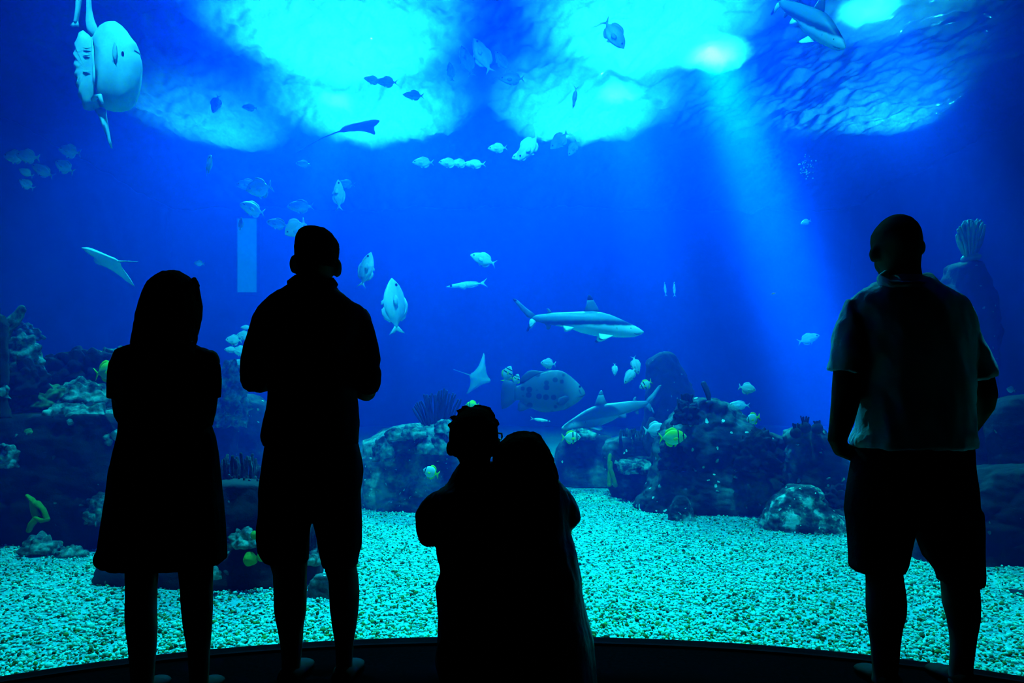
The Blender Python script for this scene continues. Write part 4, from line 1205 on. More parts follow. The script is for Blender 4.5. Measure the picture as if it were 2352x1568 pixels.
# ================================================================== fish
def fish_skin(name, top, side, belly, rough=0.45, var=0.1, zt=0.25, zb=-0.3, h=0.1, bars=None):
    """countershaded or shade-banded skin by height above the fish's own axis (object Z); optional upright dark bars along X"""
    m, nt, b = new_mat(name)
    tc = nt.nodes.new('ShaderNodeTexCoord')
    sp = nt.nodes.new('ShaderNodeSeparateXYZ')
    nt.links.new(tc.outputs['Object'], sp.inputs[0])
    nz = nt.nodes.new('ShaderNodeTexNoise')
    nz.inputs['Scale'].default_value = 14
    nz.inputs['Detail'].default_value = 3
    nt.links.new(tc.outputs['Object'], nz.inputs['Vector'])
    ma = nt.nodes.new('ShaderNodeMath'); ma.operation = 'MULTIPLY_ADD'
    nt.links.new(nz.outputs['Fac'], ma.inputs[0]); ma.inputs[1].default_value = h * var * 2
    nt.links.new(sp.outputs['Z'], ma.inputs[2])
    mr = nt.nodes.new('ShaderNodeMapRange')
    mr.inputs['From Min'].default_value = -h
    mr.inputs['From Max'].default_value = h
    nt.links.new(ma.outputs[0], mr.inputs['Value'])
    cr = nt.nodes.new('ShaderNodeValToRGB')
    els = cr.color_ramp.elements
    els.new(0.5); els.new(0.6)
    f = lambda z: 0.5 + z * 0.5
    for e, (p, c) in zip(els, [(f(zb) - 0.05, belly), (f(zb) + 0.05, side), (f(zt) - 0.08, side), (f(zt) + 0.08, top)]):
        e.position, e.color = max(0, min(1, p)), (*c, 1)
    nt.links.new(mr.outputs[0], cr.inputs['Fac'])
    col = cr.outputs['Color']
    if bars:
        for x0, wd, c in bars:
            su = nt.nodes.new('ShaderNodeMath'); su.operation = 'SUBTRACT'
            nt.links.new(sp.outputs['X'], su.inputs[0]); su.inputs[1].default_value = x0
            ab = nt.nodes.new('ShaderNodeMath'); ab.operation = 'ABSOLUTE'
            nt.links.new(su.outputs[0], ab.inputs[0])
            lt = nt.nodes.new('ShaderNodeMath'); lt.operation = 'LESS_THAN'
            nt.links.new(ab.outputs[0], lt.inputs[0]); lt.inputs[1].default_value = wd
            mx = nt.nodes.new('ShaderNodeMix'); mx.data_type = 'RGBA'
            nt.links.new(lt.outputs[0], mx.inputs[0])
            nt.links.new(col, mx.inputs[6])
            mx.inputs[7].default_value = (*c, 1)
            col = mx.outputs[2]
    nt.links.new(col, b.inputs['Base Color'])
    b.inputs['Roughness'].default_value = rough
    b.inputs['Specular IOR Level'].default_value = 0.35
    return m


M['silver'] = fish_skin('silver_fish_skin', (0.45, 0.62, 0.68), (0.62, 0.80, 0.85), (0.8, 0.92, 0.95), h=0.2)
M['silver_fin'] = plain('silver_fish_fin', (0.50, 0.68, 0.74), 0.5, 0.1)
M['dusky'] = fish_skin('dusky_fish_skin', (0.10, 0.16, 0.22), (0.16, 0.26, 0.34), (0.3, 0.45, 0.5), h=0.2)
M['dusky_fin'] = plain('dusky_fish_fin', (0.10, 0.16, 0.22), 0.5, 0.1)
M['pupil'] = plain('fish_eye', (0.004, 0.004, 0.006), 0.15, 0.0)
M['yellow_fin'] = plain('yellow_fish_fin', (0.62, 0.80, 0.0), 0.5, 0.1)
M['pork'] = fish_skin('yellow_striped_fish_skin', (0.55, 0.78, 0.0), (0.30, 0.70, 0.30), (0.55, 0.9, 0.75), h=0.5, zt=0.28, zb=-0.35,
                      bars=[(0.20, 0.022, (0.01, 0.02, 0.02)), (0.385, 0.02, (0.01, 0.03, 0.03))])
M['striped'] = fish_skin('barred_fish_skin', (0.55, 0.70, 0.15), (0.55, 0.80, 0.70), (0.6, 0.9, 0.85), h=0.5, zt=0.6,
                         bars=[(0.10, 0.035, (0.01, 0.03, 0.04)), (0.30, 0.03, (0.01, 0.03, 0.04))])
M['butterfly'] = fish_skin('butterflyfish_skin', (0.55, 0.78, 0.85), (0.6, 0.82, 0.88), (0.6, 0.85, 0.9), h=0.5, bars=[(-0.36, 0.14, (0.55, 0.75, 0.0)), (0.36, 0.025, (0.02, 0.03, 0.03))])
M['shark'] = fish_skin('blacktip_shaded_skin', (0.10, 0.27, 0.29), (0.010, 0.02, 0.035), (0.8, 0.95, 0.95), h=0.11, zt=0.32, zb=-0.20, var=0.12)  # navy flank band and teal top paint in shade and top light
M['shark_fin'] = plain('shark_fin_skin', (0.06, 0.12, 0.15), 0.6, 0.1)
M['shark_white'] = plain('shark_underside', (0.7, 0.9, 0.92), 0.6, 0.05)
M['black_tip'] = plain('black_fin_tip', (0.006, 0.008, 0.012), 0.6, 0.1)
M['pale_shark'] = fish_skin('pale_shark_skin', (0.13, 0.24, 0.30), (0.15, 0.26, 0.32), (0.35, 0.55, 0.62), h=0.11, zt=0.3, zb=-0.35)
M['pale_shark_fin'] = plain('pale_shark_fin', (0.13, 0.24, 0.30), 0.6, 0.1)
M['mola'] = mottled('sunfish_hide', [(0.35, (0.42, 0.60, 0.62)), (0.55, (0.60, 0.80, 0.82)), (0.75, (0.70, 0.90, 0.92))], scale=3.5, rough=0.6, bump=0.15, bscale=14, bdist=0.03)
M['mola_fin'] = plain('sunfish_fin', (0.42, 0.62, 0.66), 0.6, 0.15)
M['ray'] = plain('ray_back', (0.05, 0.09, 0.16), 0.6, 0.15)
M['pale_ray'] = plain('pale_ray_skin', (0.45, 0.62, 0.68), 0.6, 0.1)
M['orange'] = plain('orange_fish_skin', (0.95, 0.25, 0.10), 0.5, 0.1)


def spotted(name):
    m, nt, b = new_mat(name)
    tc = nt.nodes.new('ShaderNodeTexCoord')
    mp = nt.nodes.new('ShaderNodeMapping')
    mp.inputs['Scale'].default_value = (1, 0.02, 1)
    nt.links.new(tc.outputs['Object'], mp.inputs['Vector'])
    vo = nt.nodes.new('ShaderNodeTexVoronoi')
    vo.inputs['Scale'].default_value = 12.0
    vo.inputs['Randomness'].default_value = 0.55
    nt.links.new(mp.outputs['Vector'], vo.inputs['Vector'])
    cr = nt.nodes.new('ShaderNodeValToRGB')
    els = cr.color_ramp.elements
    els[0].position, els[0].color = 0.33, (0.002, 0.005, 0.008, 1)
    els[1].position, els[1].color = 0.41, (0.035, 0.08, 0.095, 1)
    nt.links.new(vo.outputs['Distance'], cr.inputs['Fac'])
    # plain pale face
    sp = nt.nodes.new('ShaderNodeSeparateXYZ')
    nt.links.new(tc.outputs['Object'], sp.inputs[0])
    mr = nt.nodes.new('ShaderNodeMapRange')
    mr.inputs['From Min'].default_value = 0.20
    mr.inputs['From Max'].default_value = 0.34
    nt.links.new(sp.outputs['X'], mr.inputs['Value'])
    mx = nt.nodes.new('ShaderNodeMix'); mx.data_type = 'RGBA'
    nt.links.new(mr.outputs[0], mx.inputs[0])
    nt.links.new(cr.outputs['Color'], mx.inputs[6])
    mx.inputs[7].default_value = (0.15, 0.28, 0.31, 1)
    nt.links.new(mx.outputs[2], b.inputs['Base Color'])
    b.inputs['Roughness'].default_value = 0.6
    return m


M['grouper'] = spotted('spotted_grouper_skin')
M['grouper_fin'] = plain('grouper_fin', (0.035, 0.065, 0.09), 0.6, 0.25)


def loft_x(profile, thick, n=16, curve=0.0):
    """body along X from (x, top, bottom) with half thickness = thick x half height"""
    V = []
    for x, t, bt in profile:
        c, hh = (t + bt) / 2, max(0.0015, (t - bt) / 2)
        for j in range(n):
            a = 2 * PI * j / n
            V.append((x, hh * thick * math.cos(a) + curve * x * x, c + hh * math.sin(a)))
    return np.array(V), ring_faces(len(profile), n)


def local(name, vf, mat, parent):
    return add_mesh(name, vf[0], vf[1], mat, parent=parent, world=False)


def eyes(parent, x, z, y, r):
    for k in (-1, 1):
        local('eye', ellipsoid((x, k * y, z), (r, r * 0.6, r), n=8, m=6), M['pupil'], parent)


STYLE = {}


def fish_meshes(style):
    """unit-length fish meshes (nose at +0.5), made once per style and shared"""
    if style in STYLE:
        return STYLE[style]
    hgt, th, fork, mats = {'jack': (0.42, 0.42, 0.55, ('silver', 'silver_fin')), 'disc': (0.58, 0.30, 0.25, ('silver', 'silver_fin')), 'dusk': (0.42, 0.40, 0.55, ('dusky', 'dusky_fin')),
                           'slimdark': (0.16, 0.7, 0.5, ('dusky', 'dusky_fin')), 'slim': (0.13, 0.8, 0.5, ('silver', 'silver_fin')), 'pork': (0.56, 0.32, 0.45, ('pork', 'yellow_fin')), 'striped': (0.58, 0.32, 0.3, ('striped', 'yellow_fin')),
                           'butterfly': (0.70, 0.26, 0.1, ('butterfly', 'yellow_fin')), 'orange': (0.3, 0.5, 0.4, ('orange', 'orange')), 'mid': (0.34, 0.5, 0.5, ('silver', 'silver_fin'))}[style]
    H = hgt / 2
    prof = []
    for x, a, c in [(0.5, 0.02, 0.02), (0.485, 0.10, 0.10), (0.44, 0.32, 0.28), (0.36, 0.62, 0.52), (0.25, 0.86, 0.78), (0.12, 0.98, 0.96), (0.0, 1.0, 1.0), (-0.12, 0.86, 0.88), (-0.22, 0.58, 0.60), (-0.30, 0.28, 0.30), (-0.345, 0.15, 0.16), (-0.38, 0.13, 0.13)]:
        prof.append((x, H * a, -H * c))
    body = loft_x(prof, th, 14)
    tw = max(0.11, H * 0.75)
    tail = inflate([(-0.34, 0.03), (-0.40, tw * 0.45), (-0.5, tw), (-0.5 + 0.12 * fork, tw * 0.35), (-0.46 + 0.1 * fork, 0.0), (-0.5 + 0.12 * fork, -tw * 0.35), (-0.5, -tw), (-0.40, -tw * 0.45), (-0.34, -0.03)], 0.010, 2, centre=(-0.385, 0), edge=0.004)
    dors = inflate([(0.20, H * 0.78), (0.12, H * 1.12), (0.02, H * 1.28), (-0.1, H * 1.18), (-0.22, H * 0.95), (-0.28, H * 0.55), (-0.24, H * 0.25), (0.05, H * 0.7)], 0.010, 2, edge=0.004)
    anal = inflate([(0.02, -H * 0.8), (-0.04, -H * 1.2), (-0.12, -H * 1.22), (-0.22, -H * 0.98), (-0.28, -H * 0.55), (-0.2, -H * 0.3)], 0.010, 2, edge=0.004)
    pv, pf = inflate([(0.2, 0.0), (0.14, 0.045), (0.04, 0.03), (0.0, -0.04), (0.07, -0.085), (0.17, -0.05)], 0.008, 2, edge=0.003)
    pec = []
    for k in (-1, 1):
        v = pv.copy()
        v[:, 1] = k * (H * th * 0.92 + 0.10 * (0.2 - pv[:, 0]) + 0.012) + pv[:, 1]
        v[:, 2] -= H * 0.15
        pec.append((v, pf))
    pel = inflate([(0.16, -H * 0.75), (0.10, -H * 1.15), (0.04, -H * 1.25), (0.05, -H * 0.8)], 0.010, 2, edge=0.004)
    eye = [ellipsoid((0.375, k * H * th * 0.60, H * 0.14), (0.030, 0.016, 0.030), n=8, m=6) for k in (-1, 1)]
    def mesh(nm, vf, mt):
        me = bpy.data.meshes.new(nm)
        me.from_pydata(np.asarray(vf[0]).tolist(), [], [tuple(f) for f in vf[1]])
        me.polygons.foreach_set('use_smooth', [True] * len(me.polygons))
        me.materials.append(M[mt])
        return me
    b_, f_ = mats
    L = [('body', mesh('fish_body', body, b_)), ('tail_fin', mesh('fish_tail', tail, f_)), ('dorsal_fin', mesh('fish_dorsal', dors, f_)), ('anal_fin', mesh('fish_anal', anal, f_)),
         ('pelvic_fin', mesh('fish_pelvic', pel, f_)), ('pectoral_fin', mesh('fish_pectoral', pec[0], f_)), ('pectoral_fin', mesh('fish_pectoral', pec[1], f_)),
         ('eye', mesh('fish_eye', eye[0], 'pupil')), ('eye', mesh('fish_eye', eye[1], 'pupil'))]
    if style == 'slim':
        L = [q for q in L if q[0] not in ('pelvic_fin',)]
    STYLE[style] = L
    return L


def pose(o, px, py, Y, ang, yaw, roll=0.0, scale=1.0):
    """ang = direction of the nose in the picture (0 right, 90 up, 180 left); yaw = degrees turned towards the viewer"""
    a = math.radians(ang)
    if math.cos(a) >= -1e-6:
        R = Matrix.Rotation(-math.radians(yaw), 4, 'Z') @ Matrix.Rotation(-a, 4, 'Y')
    else:
        R = Matrix.Rotation(PI + math.radians(yaw), 4, 'Z') @ Matrix.Rotation(-(PI - a), 4, 'Y')
    R = R @ Matrix.Rotation(math.radians(roll), 4, 'X')
    o.matrix_world = Matrix.Translation(at(px, py, Y)) @ R @ Matrix.Scale(scale, 4)
    return o


def fish(name, label, px, py, len_px, ang, Y, style='jack', yaw=0.0, roll=0.0, category='fish', group=None):
    e = bpy.data.objects.new(name, None)
    COL.objects.link(e)
    e.empty_display_size = 0.1
    L = len_px * Y / FPX / max(0.25, math.cos(math.radians(yaw)))
    pose(e, px, py, Y, ang, yaw, roll, L)
    tag(e, label, category, group)
    few = len_px < 26
    for nm, me in fish_meshes(style):
        if few and nm not in ('body', 'tail_fin', 'dorsal_fin'):
            continue
        o = bpy.data.objects.new(nm, me)
        COL.objects.link(o)
        o.parent = e
    return e


G1, G2, G3 = 'small shoal left of the woman\'s head', 'pale fish below the water surface', 'fish around the reef'
FL = [
    # left shoal
    ('reef_fish', 'leftmost fish of the small blue shoal near the left edge', 34, 360, 46, 180, 11.0, 'disc', 15, G1),
    ('reef_fish', 'second fish of the small blue shoal, overlapping the leftmost', 64, 359, 46, 176, 10.6, 'disc', 20, G1),
    ('reef_fish', 'blue shoal fish slanting nose-up, longest of that shoal', 98, 392, 54, 152, 10.5, 'jack', 10, G1),
    ('reef_fish', 'small round fish below the two overlapping shoal fish', 60, 397, 25, 155, 11.0, 'disc', 35, G1),
    ('reef_fish', 'lowest and brightest fish of the small blue shoal', 61, 423, 28, 150, 10.0, 'disc', 35, G1),
    ('reef_fish', 'highest fish of the small blue shoal', 160, 347, 46, 172, 12.0, 'disc', 15, G1),
    ('reef_fish', 'rightmost shoal fish, tail pointing down right', 148, 383, 44, 150, 11.0, 'disc', 15, G1),
    # around the man in the jacket
    ('silver_fish', 'bright pale fish turned towards the viewer, above and left of the woman', 480, 377, 34, 20, 9.5, 'disc', 55, G2),
    ('silver_fish', 'large pale fish turned half away, left above the jacket man', 596, 432, 48, 200, 10.5, 'disc', 45, G2),
    ('silver_fish', 'faint broad fish behind the large pale one', 570, 425, 50, 185, 12.5, 'jack', 30, G2),
    ('silver_fish', 'narrow fish hanging below the large pale one', 580, 480, 38, 175, 11.5, 'jack', 58, G2),
    ('silver_fish', 'blue fish with crescent tail above the jacket man\'s head', 690, 474, 62, 182, 11.5, 'jack', 5, G2),
    ('silver_fish', 'blue fish drooping at the tail, left of the jacket man\'s head', 638, 514, 52, 172, 11.5, 'jack', 10, G2),
    ('silver_fish', 'bright fish partly hidden by the jacket man\'s hair', 679, 524, 48, 215, 9.5, 'disc', 40, G2),
    ('silver_fish', 'bright fish swimming straight up, tail pointing down', 778, 448, 72, 92, 10.0, 'mid', 0, G2),
    ('silver_fish', 'faint fish behind the one swimming straight up', 796, 422, 40, 175, 13.0, 'jack', 10, G2),
    ('silver_fish', 'small bright upright fish above the far lit window', 553, 514, 28, 80, 10.5, 'jack', 30, G2),
    ('silver_fish', 'faint oval fish between ray and jacket man', 697, 376, 34, 180, 13.0, 'jack', 10, G2),
    ('silver_fish', 'tiny faint fish right of the woman\'s head', 458, 605, 20, 180, 12.0, 'disc', 30, G2),
    # centre, mid-water
    ('silver_fish', 'first of the row of four pale fish, nose to the left', 972, 373, 50, 182, 11.5, 'jack', 8, G2),
    ('silver_fish', 'second of the row of four pale fish', 1030, 374, 46, 180, 11.0, 'jack', 8, G2),
    ('silver_fish', 'third of the row of four pale fish, half covered', 1056, 375, 42, 178, 11.3, 'jack', 8, G2),
    ('silver_fish', 'last of the row of four pale fish, tail upright', 1090, 377, 52, 183, 10.8, 'mid', 8, G2),
    ('silver_fish', 'single pale fish just above the row of four', 1143, 340, 46, 186, 11.5, 'jack', 8, G2),
    ('silver_fish', 'large pale fish diving down to the left at picture centre', 1214, 338, 78, 232, 10.5, 'jack', 10, G2),
    ('silver_fish', 'pale fish under the large diving one', 1196, 358, 44, 200, 10.9, 'jack', 25, G2),
    ('silver_fish', 'faint fish right of the large diving one', 1285, 322, 60, 225, 13.0, 'jack', 20, G2),
    ('silver_fish', 'faint small fish furthest right of the diving group', 1316, 340, 42, 240, 13.0, 'jack', 20, G2),
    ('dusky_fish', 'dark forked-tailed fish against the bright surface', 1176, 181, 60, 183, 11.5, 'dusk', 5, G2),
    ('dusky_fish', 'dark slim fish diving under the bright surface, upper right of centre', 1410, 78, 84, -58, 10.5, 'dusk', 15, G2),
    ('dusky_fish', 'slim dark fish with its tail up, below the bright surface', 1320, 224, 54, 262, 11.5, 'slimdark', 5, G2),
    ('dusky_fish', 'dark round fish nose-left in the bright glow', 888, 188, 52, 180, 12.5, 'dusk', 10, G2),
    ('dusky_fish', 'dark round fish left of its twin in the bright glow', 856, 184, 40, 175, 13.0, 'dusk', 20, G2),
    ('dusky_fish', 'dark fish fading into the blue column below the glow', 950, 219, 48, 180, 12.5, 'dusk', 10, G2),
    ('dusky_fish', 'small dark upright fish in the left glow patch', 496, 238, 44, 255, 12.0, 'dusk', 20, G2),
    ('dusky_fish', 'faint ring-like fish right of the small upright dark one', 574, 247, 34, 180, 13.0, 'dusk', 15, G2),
    ('silver_fish', 'big pale fish swimming up into the ripples', 1108, 128, 84, 118, 11.5, 'jack', 15, G2),
    ('silver_fish', 'pale fish left of the big one in the ripples', 1072, 140, 66, 112, 12.0, 'jack', 25, G2),
    ('silver_fish', 'pale fish right of the big one in the ripples', 1152, 140, 52, 125, 12.0, 'jack', 15, G2),
    ('silver_fish', 'small pale fish at the left of the rippling group', 1036, 165, 40, 100, 12.5, 'jack', 30, G2),
    ('silver_fish', 'rough-looking pale fish rising right of the jacket man', 841, 620, 80, 72, 8.5, 'jack', 20, G2),
    ('silver_fish', 'pale fish seen from its narrow side above the jacket man\'s elbow', 906, 703, 68, 98, 9.0, 'disc', 58, G2),
    ('silver_fish', 'pale deep-bodied fish with drooping tail in open water', 1110, 596, 62, 163, 9.5, 'jack', 15, G2),
    ('slim_fish', 'long faint slender fish under the pale deep-bodied one', 1072, 654, 96, 186, 12.0, 'slim', 0, G2),
    ('silver_fish', 'left of two tiny upright fish in open water', 1528, 664, 34, 95, 12.5, 'slim', 0, G2),
    ('silver_fish', 'right and brighter of two tiny upright fish', 1549, 664, 36, 92, 11.5, 'slim', 0, G2),
    # around the grouper
    ('silver_fish', 'pale oval fish hovering over the spotted grouper', 1259, 835, 36, 175, 7.5, 'disc', 5, G3),
    ('striped_fish', 'barred fish standing nose-up behind the grouper\'s tail', 1165, 859, 38, 62, 7.9, 'striped', 25, G3),
    ('striped_fish', 'smaller barred fish tucked at the grouper\'s tail', 1186, 872, 26, 70, 7.9, 'striped', 25, G3),
    ('silver_fish', 'upper of two touching pale fish near the far pinnacle', 1460, 838, 44, 285, 8.5, 'jack', 10, G3),
    ('silver_fish', 'lower of two touching pale fish near the far pinnacle', 1447, 862, 46, 235, 8.3, 'jack', 10, G3),
    ('silver_fish', 'small upright blue fish left of the touching pair', 1412, 848, 26, 270, 10.0, 'jack', 30, G3),
    ('striped_fish', 'small yellowish fish before the far pinnacle', 1483, 883, 34, 208, 8.0, 'striped', 10, G3),
    ('slim_fish', 'thin bright fish under the spotted grouper', 1241, 964, 48, -8, 9.0, 'slim', 0, G3),
    ('striped_fish', 'round barred fish with yellow fins under the pale shark', 1312, 1004, 44, 2, 6.8, 'striped', 8, G3),
    ('silver_fish', 'pale blue fish half hidden by the tall sponge blade', 1506, 986, 54, 8, 7.2, 'disc', 5, G3),
    ('yellow_fish', 'bright yellow-green fish with dark head bars by the pyramid rock', 1545, 1004, 64, 4, 5.6, 'pork', 5, G3),
    ('butterflyfish', 'round fish with yellow hind part above the pyramid rock', 1730, 961, 34, 192, 5.9, 'butterfly', 10, G3),
    ('butterflyfish', 'round fish with yellow hind part beside the kneeling man', 990, 1084, 38, 160, 5.6, 'butterfly', 8, G3),
    ('silver_fish', 'pale round fish with its tail to the left over the pyramid rock', 1716, 892, 40, -12, 7.0, 'disc', 5, G3),
    ('silver_fish', 'faint slender fish behind the pyramid rock\'s right slope', 1698, 930, 52, 178, 9.0, 'mid', 5, G3),
    ('silver_fish', 'dazzling white fish in the light beam left of the shirted man', 1857, 778, 52, 18, 9.6, 'jack', 5, G3),
    ('silver_fish', 'tiny bright fish high in the light beam', 1851, 510, 28, 200, 10.0, 'jack', 10, G3),
    ('silver_fish', 'bright fish peeping out under the shirted man\'s sleeve', 1924, 876, 30, 160, 8.0, 'disc', 20, G3),
    ('silver_fish', 'small bright fish at the right edge above the black rock', 2322, 895, 24, 170, 7.5, 'disc', 10, G3),
    ('yellow_fish', 'yellow-green fish half hidden behind the woman\'s sleeve', 246, 852, 70, 12, 5.3, 'pork', 15, G3),
    ('yellow_fish', 'tiny yellow fish peeping over the kneeling man\'s hair', 1085, 930, 32, 180, 6.0, 'pork', 10, G3),
    ('orange_fish', 'tiny orange fish in open water left of the beam', 1776, 674, 13, 15, 8.0, 'orange', 0, G3),
    # group behind the jacket man's elbow
    ('reef_fish', 'largest fish of the blue cluster at the jacket man\'s elbow', 537, 781, 36, 178, 9.5, 'disc', 10, 'blue cluster at the elbow'),
    ('reef_fish', 'flattest fish of the blue cluster at the elbow', 530, 803, 30, 180, 9.5, 'jack', 5, 'blue cluster at the elbow'),
    ('reef_fish', 'fish of the blue cluster touching the jacket sleeve, upper', 560, 770, 32, 180, 9.8, 'disc', 10, 'blue cluster at the elbow'),
    ('reef_fish', 'fish of the blue cluster touching the jacket sleeve, middle', 552, 806, 36, 175, 9.8, 'disc', 10, 'blue cluster at the elbow'),
    ('reef_fish', 'lowest fish of the blue cluster at the elbow', 549, 832, 30, 180, 9.5, 'jack', 10, 'blue cluster at the elbow'),
    ('reef_fish', 'topmost fish of the blue cluster at the elbow', 565, 752, 24, 180, 9.8, 'jack', 10, 'blue cluster at the elbow'),
]
for nm, lb, x, y, ln, an, Yf, stl, yw, grp in FL:
    fish(nm, lb, x, y, ln, an, Yf, stl, yw, group=grp)


# ------------------------------------------------------------------ sharks, traced in crop pixels of the blacktip and scaled to metres
def px2m(pts, cx, cz, k):
    return [((x - cx) * k, (cz - y) * k) for x, y in pts]


SK, SCX, SCZ = 0.14456 * 8.5 / FPX, 1250.0, 560.0


def make_shark(label, mats, name='shark'):
    bodym, finm, tipm, under = mats
    e = bpy.data.objects.new(name, None)
    COL.objects.link(e)
    tag(e, label, 'shark')
    top = [(430, 462), (480, 440), (620, 422), (760, 402), (1000, 390), (1250, 380), (1400, 372), (1520, 390), (1700, 440), (1900, 530), (2050, 600), (2130, 645), (2180, 680), (2205, 702)]
    bot = [(430, 500), (500, 540), (650, 580), (800, 605), (930, 628), (1080, 668), (1200, 718), (1400, 765), (1500, 780), (1700, 790), (1900, 795), (2050, 788), (2120, 765), (2180, 740), (2205, 716)]
    xs = np.concatenate([np.linspace(430, 2050, 26), [2090, 2130, 2165, 2190, 2205]])
    tz = np.interp(xs, *zip(*top)); bz = np.interp(xs, *zip(*bot))
    prof = [((x - SCX) * SK, (SCZ - t) * SK, (SCZ - q) * SK) for x, t, q in zip(xs, tz, bz)]
    local('body', loft_x(prof, 0.72, 20), bodym, e)
    def fin(nm, pts, mt, th=0.02, c=None, tip=None, axis='y', yo=0.0, tilt=0.0, par=e):
        v, f = inflate(px2m(pts, SCX, SCZ, SK), th, 3, centre=None if c is None else px2m([c], SCX, SCZ, SK)[0], edge=0.0025)
        if yo or tilt:
            z0 = v[:, 2].max()
            d = z0 - v[:, 2]
            v[:, 1] = v[:, 1] + yo + np.sign(yo) * d * tilt
        o = local(nm, (v, f), mt, par)
        if tip:
            v, f = inflate(px2m(tip, SCX, SCZ, SK), th * 0.6, 2, edge=0.004)
            if yo or tilt:
                v[:, 1] = v[:, 1] + yo + np.sign(yo) * (z0 - v[:, 2]) * tilt
            local('fin_tip', (v, f), tipm, o)
        return o
    fin('dorsal_fin', [(1250, 390), (1290, 290), (1308, 200), (1335, 195), (1402, 195), (1450, 270), (1480, 330), (1510, 392)], finm, 0.022, (1385, 340), tip=[(1308, 205), (1310, 160), (1322, 120), (1350, 120), (1385, 160), (1404, 200), (1350, 208)])
    fin('second_dorsal_fin', [(630, 430), (690, 385), (655, 335), (690, 333), (725, 365), (750, 412)], finm, 0.012, (695, 395))
    fin('upper_tail_lobe', [(500, 445), (420, 385), (330, 320), (215, 215), (180, 188), (120, 184), (150, 225), (205, 300), (290, 400), (350, 470), (430, 500)], finm, 0.022, (360, 410), tip=[(120, 184), (150, 180), (182, 188), (195, 215), (175, 235), (150, 225)])
    fin('lower_tail_lobe', [(430, 480), (500, 540), (460, 600), (415, 655), (385, 640), (382, 580), (390, 520)], under, 0.016, (430, 545), tip=[(385, 580), (390, 640), (375, 690), (350, 703), (338, 685), (352, 640), (368, 590)])
    fin('anal_fin', [(630, 575), (740, 600), (715, 650), (690, 672), (655, 662), (660, 620)], finm, 0.012, (685, 605))
    for k in (-1, 1):
        fin('pelvic_fin', [(925, 612), (1100, 635), (1040, 680), (990, 697), (950, 690), (935, 655)], under, 0.012, (1000, 645), yo=0.035 * k, tilt=0.5)
        fin('pectoral_fin', [(1480, 740), (1700, 770), (1640, 810), (1570, 840), (1490, 845), (1478, 810)], under, 0.016, (1570, 790), yo=0.075 * k, tilt=1.6,
            tip=[(1505, 835), (1530, 850), (1490, 858), (1455, 838), (1470, 820)])
        local('eye', ellipsoid(((1985 - SCX) * SK, k * 0.052, (SCZ - 655) * SK), (0.009, 0.005, 0.009), n=8, m=6), M['pupil'], e)
        for q in range(4):
            x = 1690 + q * 28
            v, f = tube([((x - SCX) * SK, k * 0.078, (SCZ - 610) * SK), ((x - 14 - SCX) * SK, k * 0.082, (SCZ - 650) * SK), ((x - SCX) * SK, k * 0.074, (SCZ - 690) * SK)], [0.003] * 3, n=6)
            local('gill_slit', (v, f), M['black_tip'], e)
    v, f = tube([((2140 - SCX) * SK, -0.026, (SCZ - 742) * SK), ((2085 - SCX) * SK, -0.045, (SCZ - 748) * SK), ((2040 - SCX) * SK, -0.058, (SCZ - 742) * SK)], [0.003] * 3, n=6)
    local('mouth', (v, f), M['black_tip'], e)
    return e


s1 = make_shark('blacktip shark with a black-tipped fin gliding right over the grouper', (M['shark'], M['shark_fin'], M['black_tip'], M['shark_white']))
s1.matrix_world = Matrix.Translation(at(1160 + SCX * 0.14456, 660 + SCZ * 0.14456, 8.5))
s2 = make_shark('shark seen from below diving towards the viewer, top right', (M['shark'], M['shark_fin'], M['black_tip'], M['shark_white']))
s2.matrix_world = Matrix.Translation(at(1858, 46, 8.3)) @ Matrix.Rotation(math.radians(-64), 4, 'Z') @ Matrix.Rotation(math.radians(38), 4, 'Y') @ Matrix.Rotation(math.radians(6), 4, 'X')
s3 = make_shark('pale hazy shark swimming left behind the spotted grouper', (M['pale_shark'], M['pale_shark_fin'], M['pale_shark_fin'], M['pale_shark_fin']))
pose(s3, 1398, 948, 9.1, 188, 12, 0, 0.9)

# ------------------------------------------------------------------ spotted grouper (crop pixels, 350/2352 each)
g = bpy.data.objects.new('grouper', None)
COL.objects.link(g)
tag(g, 'big dark-spotted grouper with a broad dark tail, facing right', 'fish', G3)
GK, GCX, GCZ = 350 / 2352 * 7.8 / FPX, 660.0, 660.0
top = [(210, 590), (300, 565), (400, 500), (520, 420), (640, 365), (780, 335), (880, 330), (960, 350), (1060, 410), (1150, 490), (1230, 570), (1280, 630), (1300, 670), (1308, 695)]
bot = [(210, 800), (300, 800), (400, 890), (520, 945), (620, 980), (720, 990), (880, 970), (1000, 940), (1100, 890), (1180, 840), (1240, 785), (1280, 740), (1300, 718), (1308, 700)]
xs = np.concatenate([np.linspace(210, 1240, 26), [1265, 1285, 1300, 1308]])
prof = [((x - GCX) * GK, (GCZ - t) * GK, (GCZ - q) * GK) for x, t, q in zip(xs, np.interp(xs, *zip(*top)), np.interp(xs, *zip(*bot)))]
local('body', loft_x(prof, 0.42, 22), M['grouper'], g)
gf = lambda nm, pts, th, c=None: local(nm, inflate(px2m(pts, GCX, GCZ, GK), th, 3, centre=None if c is None else px2m([c], GCX, GCZ, GK)[0], edge=0.004), M['grouper_fin'], g)
gf('tail_fin', [(240, 560), (170, 505), (60, 480), (20, 560), (5, 700), (5, 860), (20, 935), (90, 920), (170, 860), (240, 800)], 0.025, (180, 690))
gf('dorsal_fin', [(300, 545), (295, 480), (340, 420), (420, 350), (480, 335), (560, 340), (640, 355), (780, 330), (820, 350), (640, 400), (500, 460), (400, 520)], 0.018, (500, 410))
gf('anal_fin', [(300, 790), (265, 860), (262, 950), (290, 970), (350, 965), (440, 920), (470, 900), (400, 830)], 0.018, (360, 880))
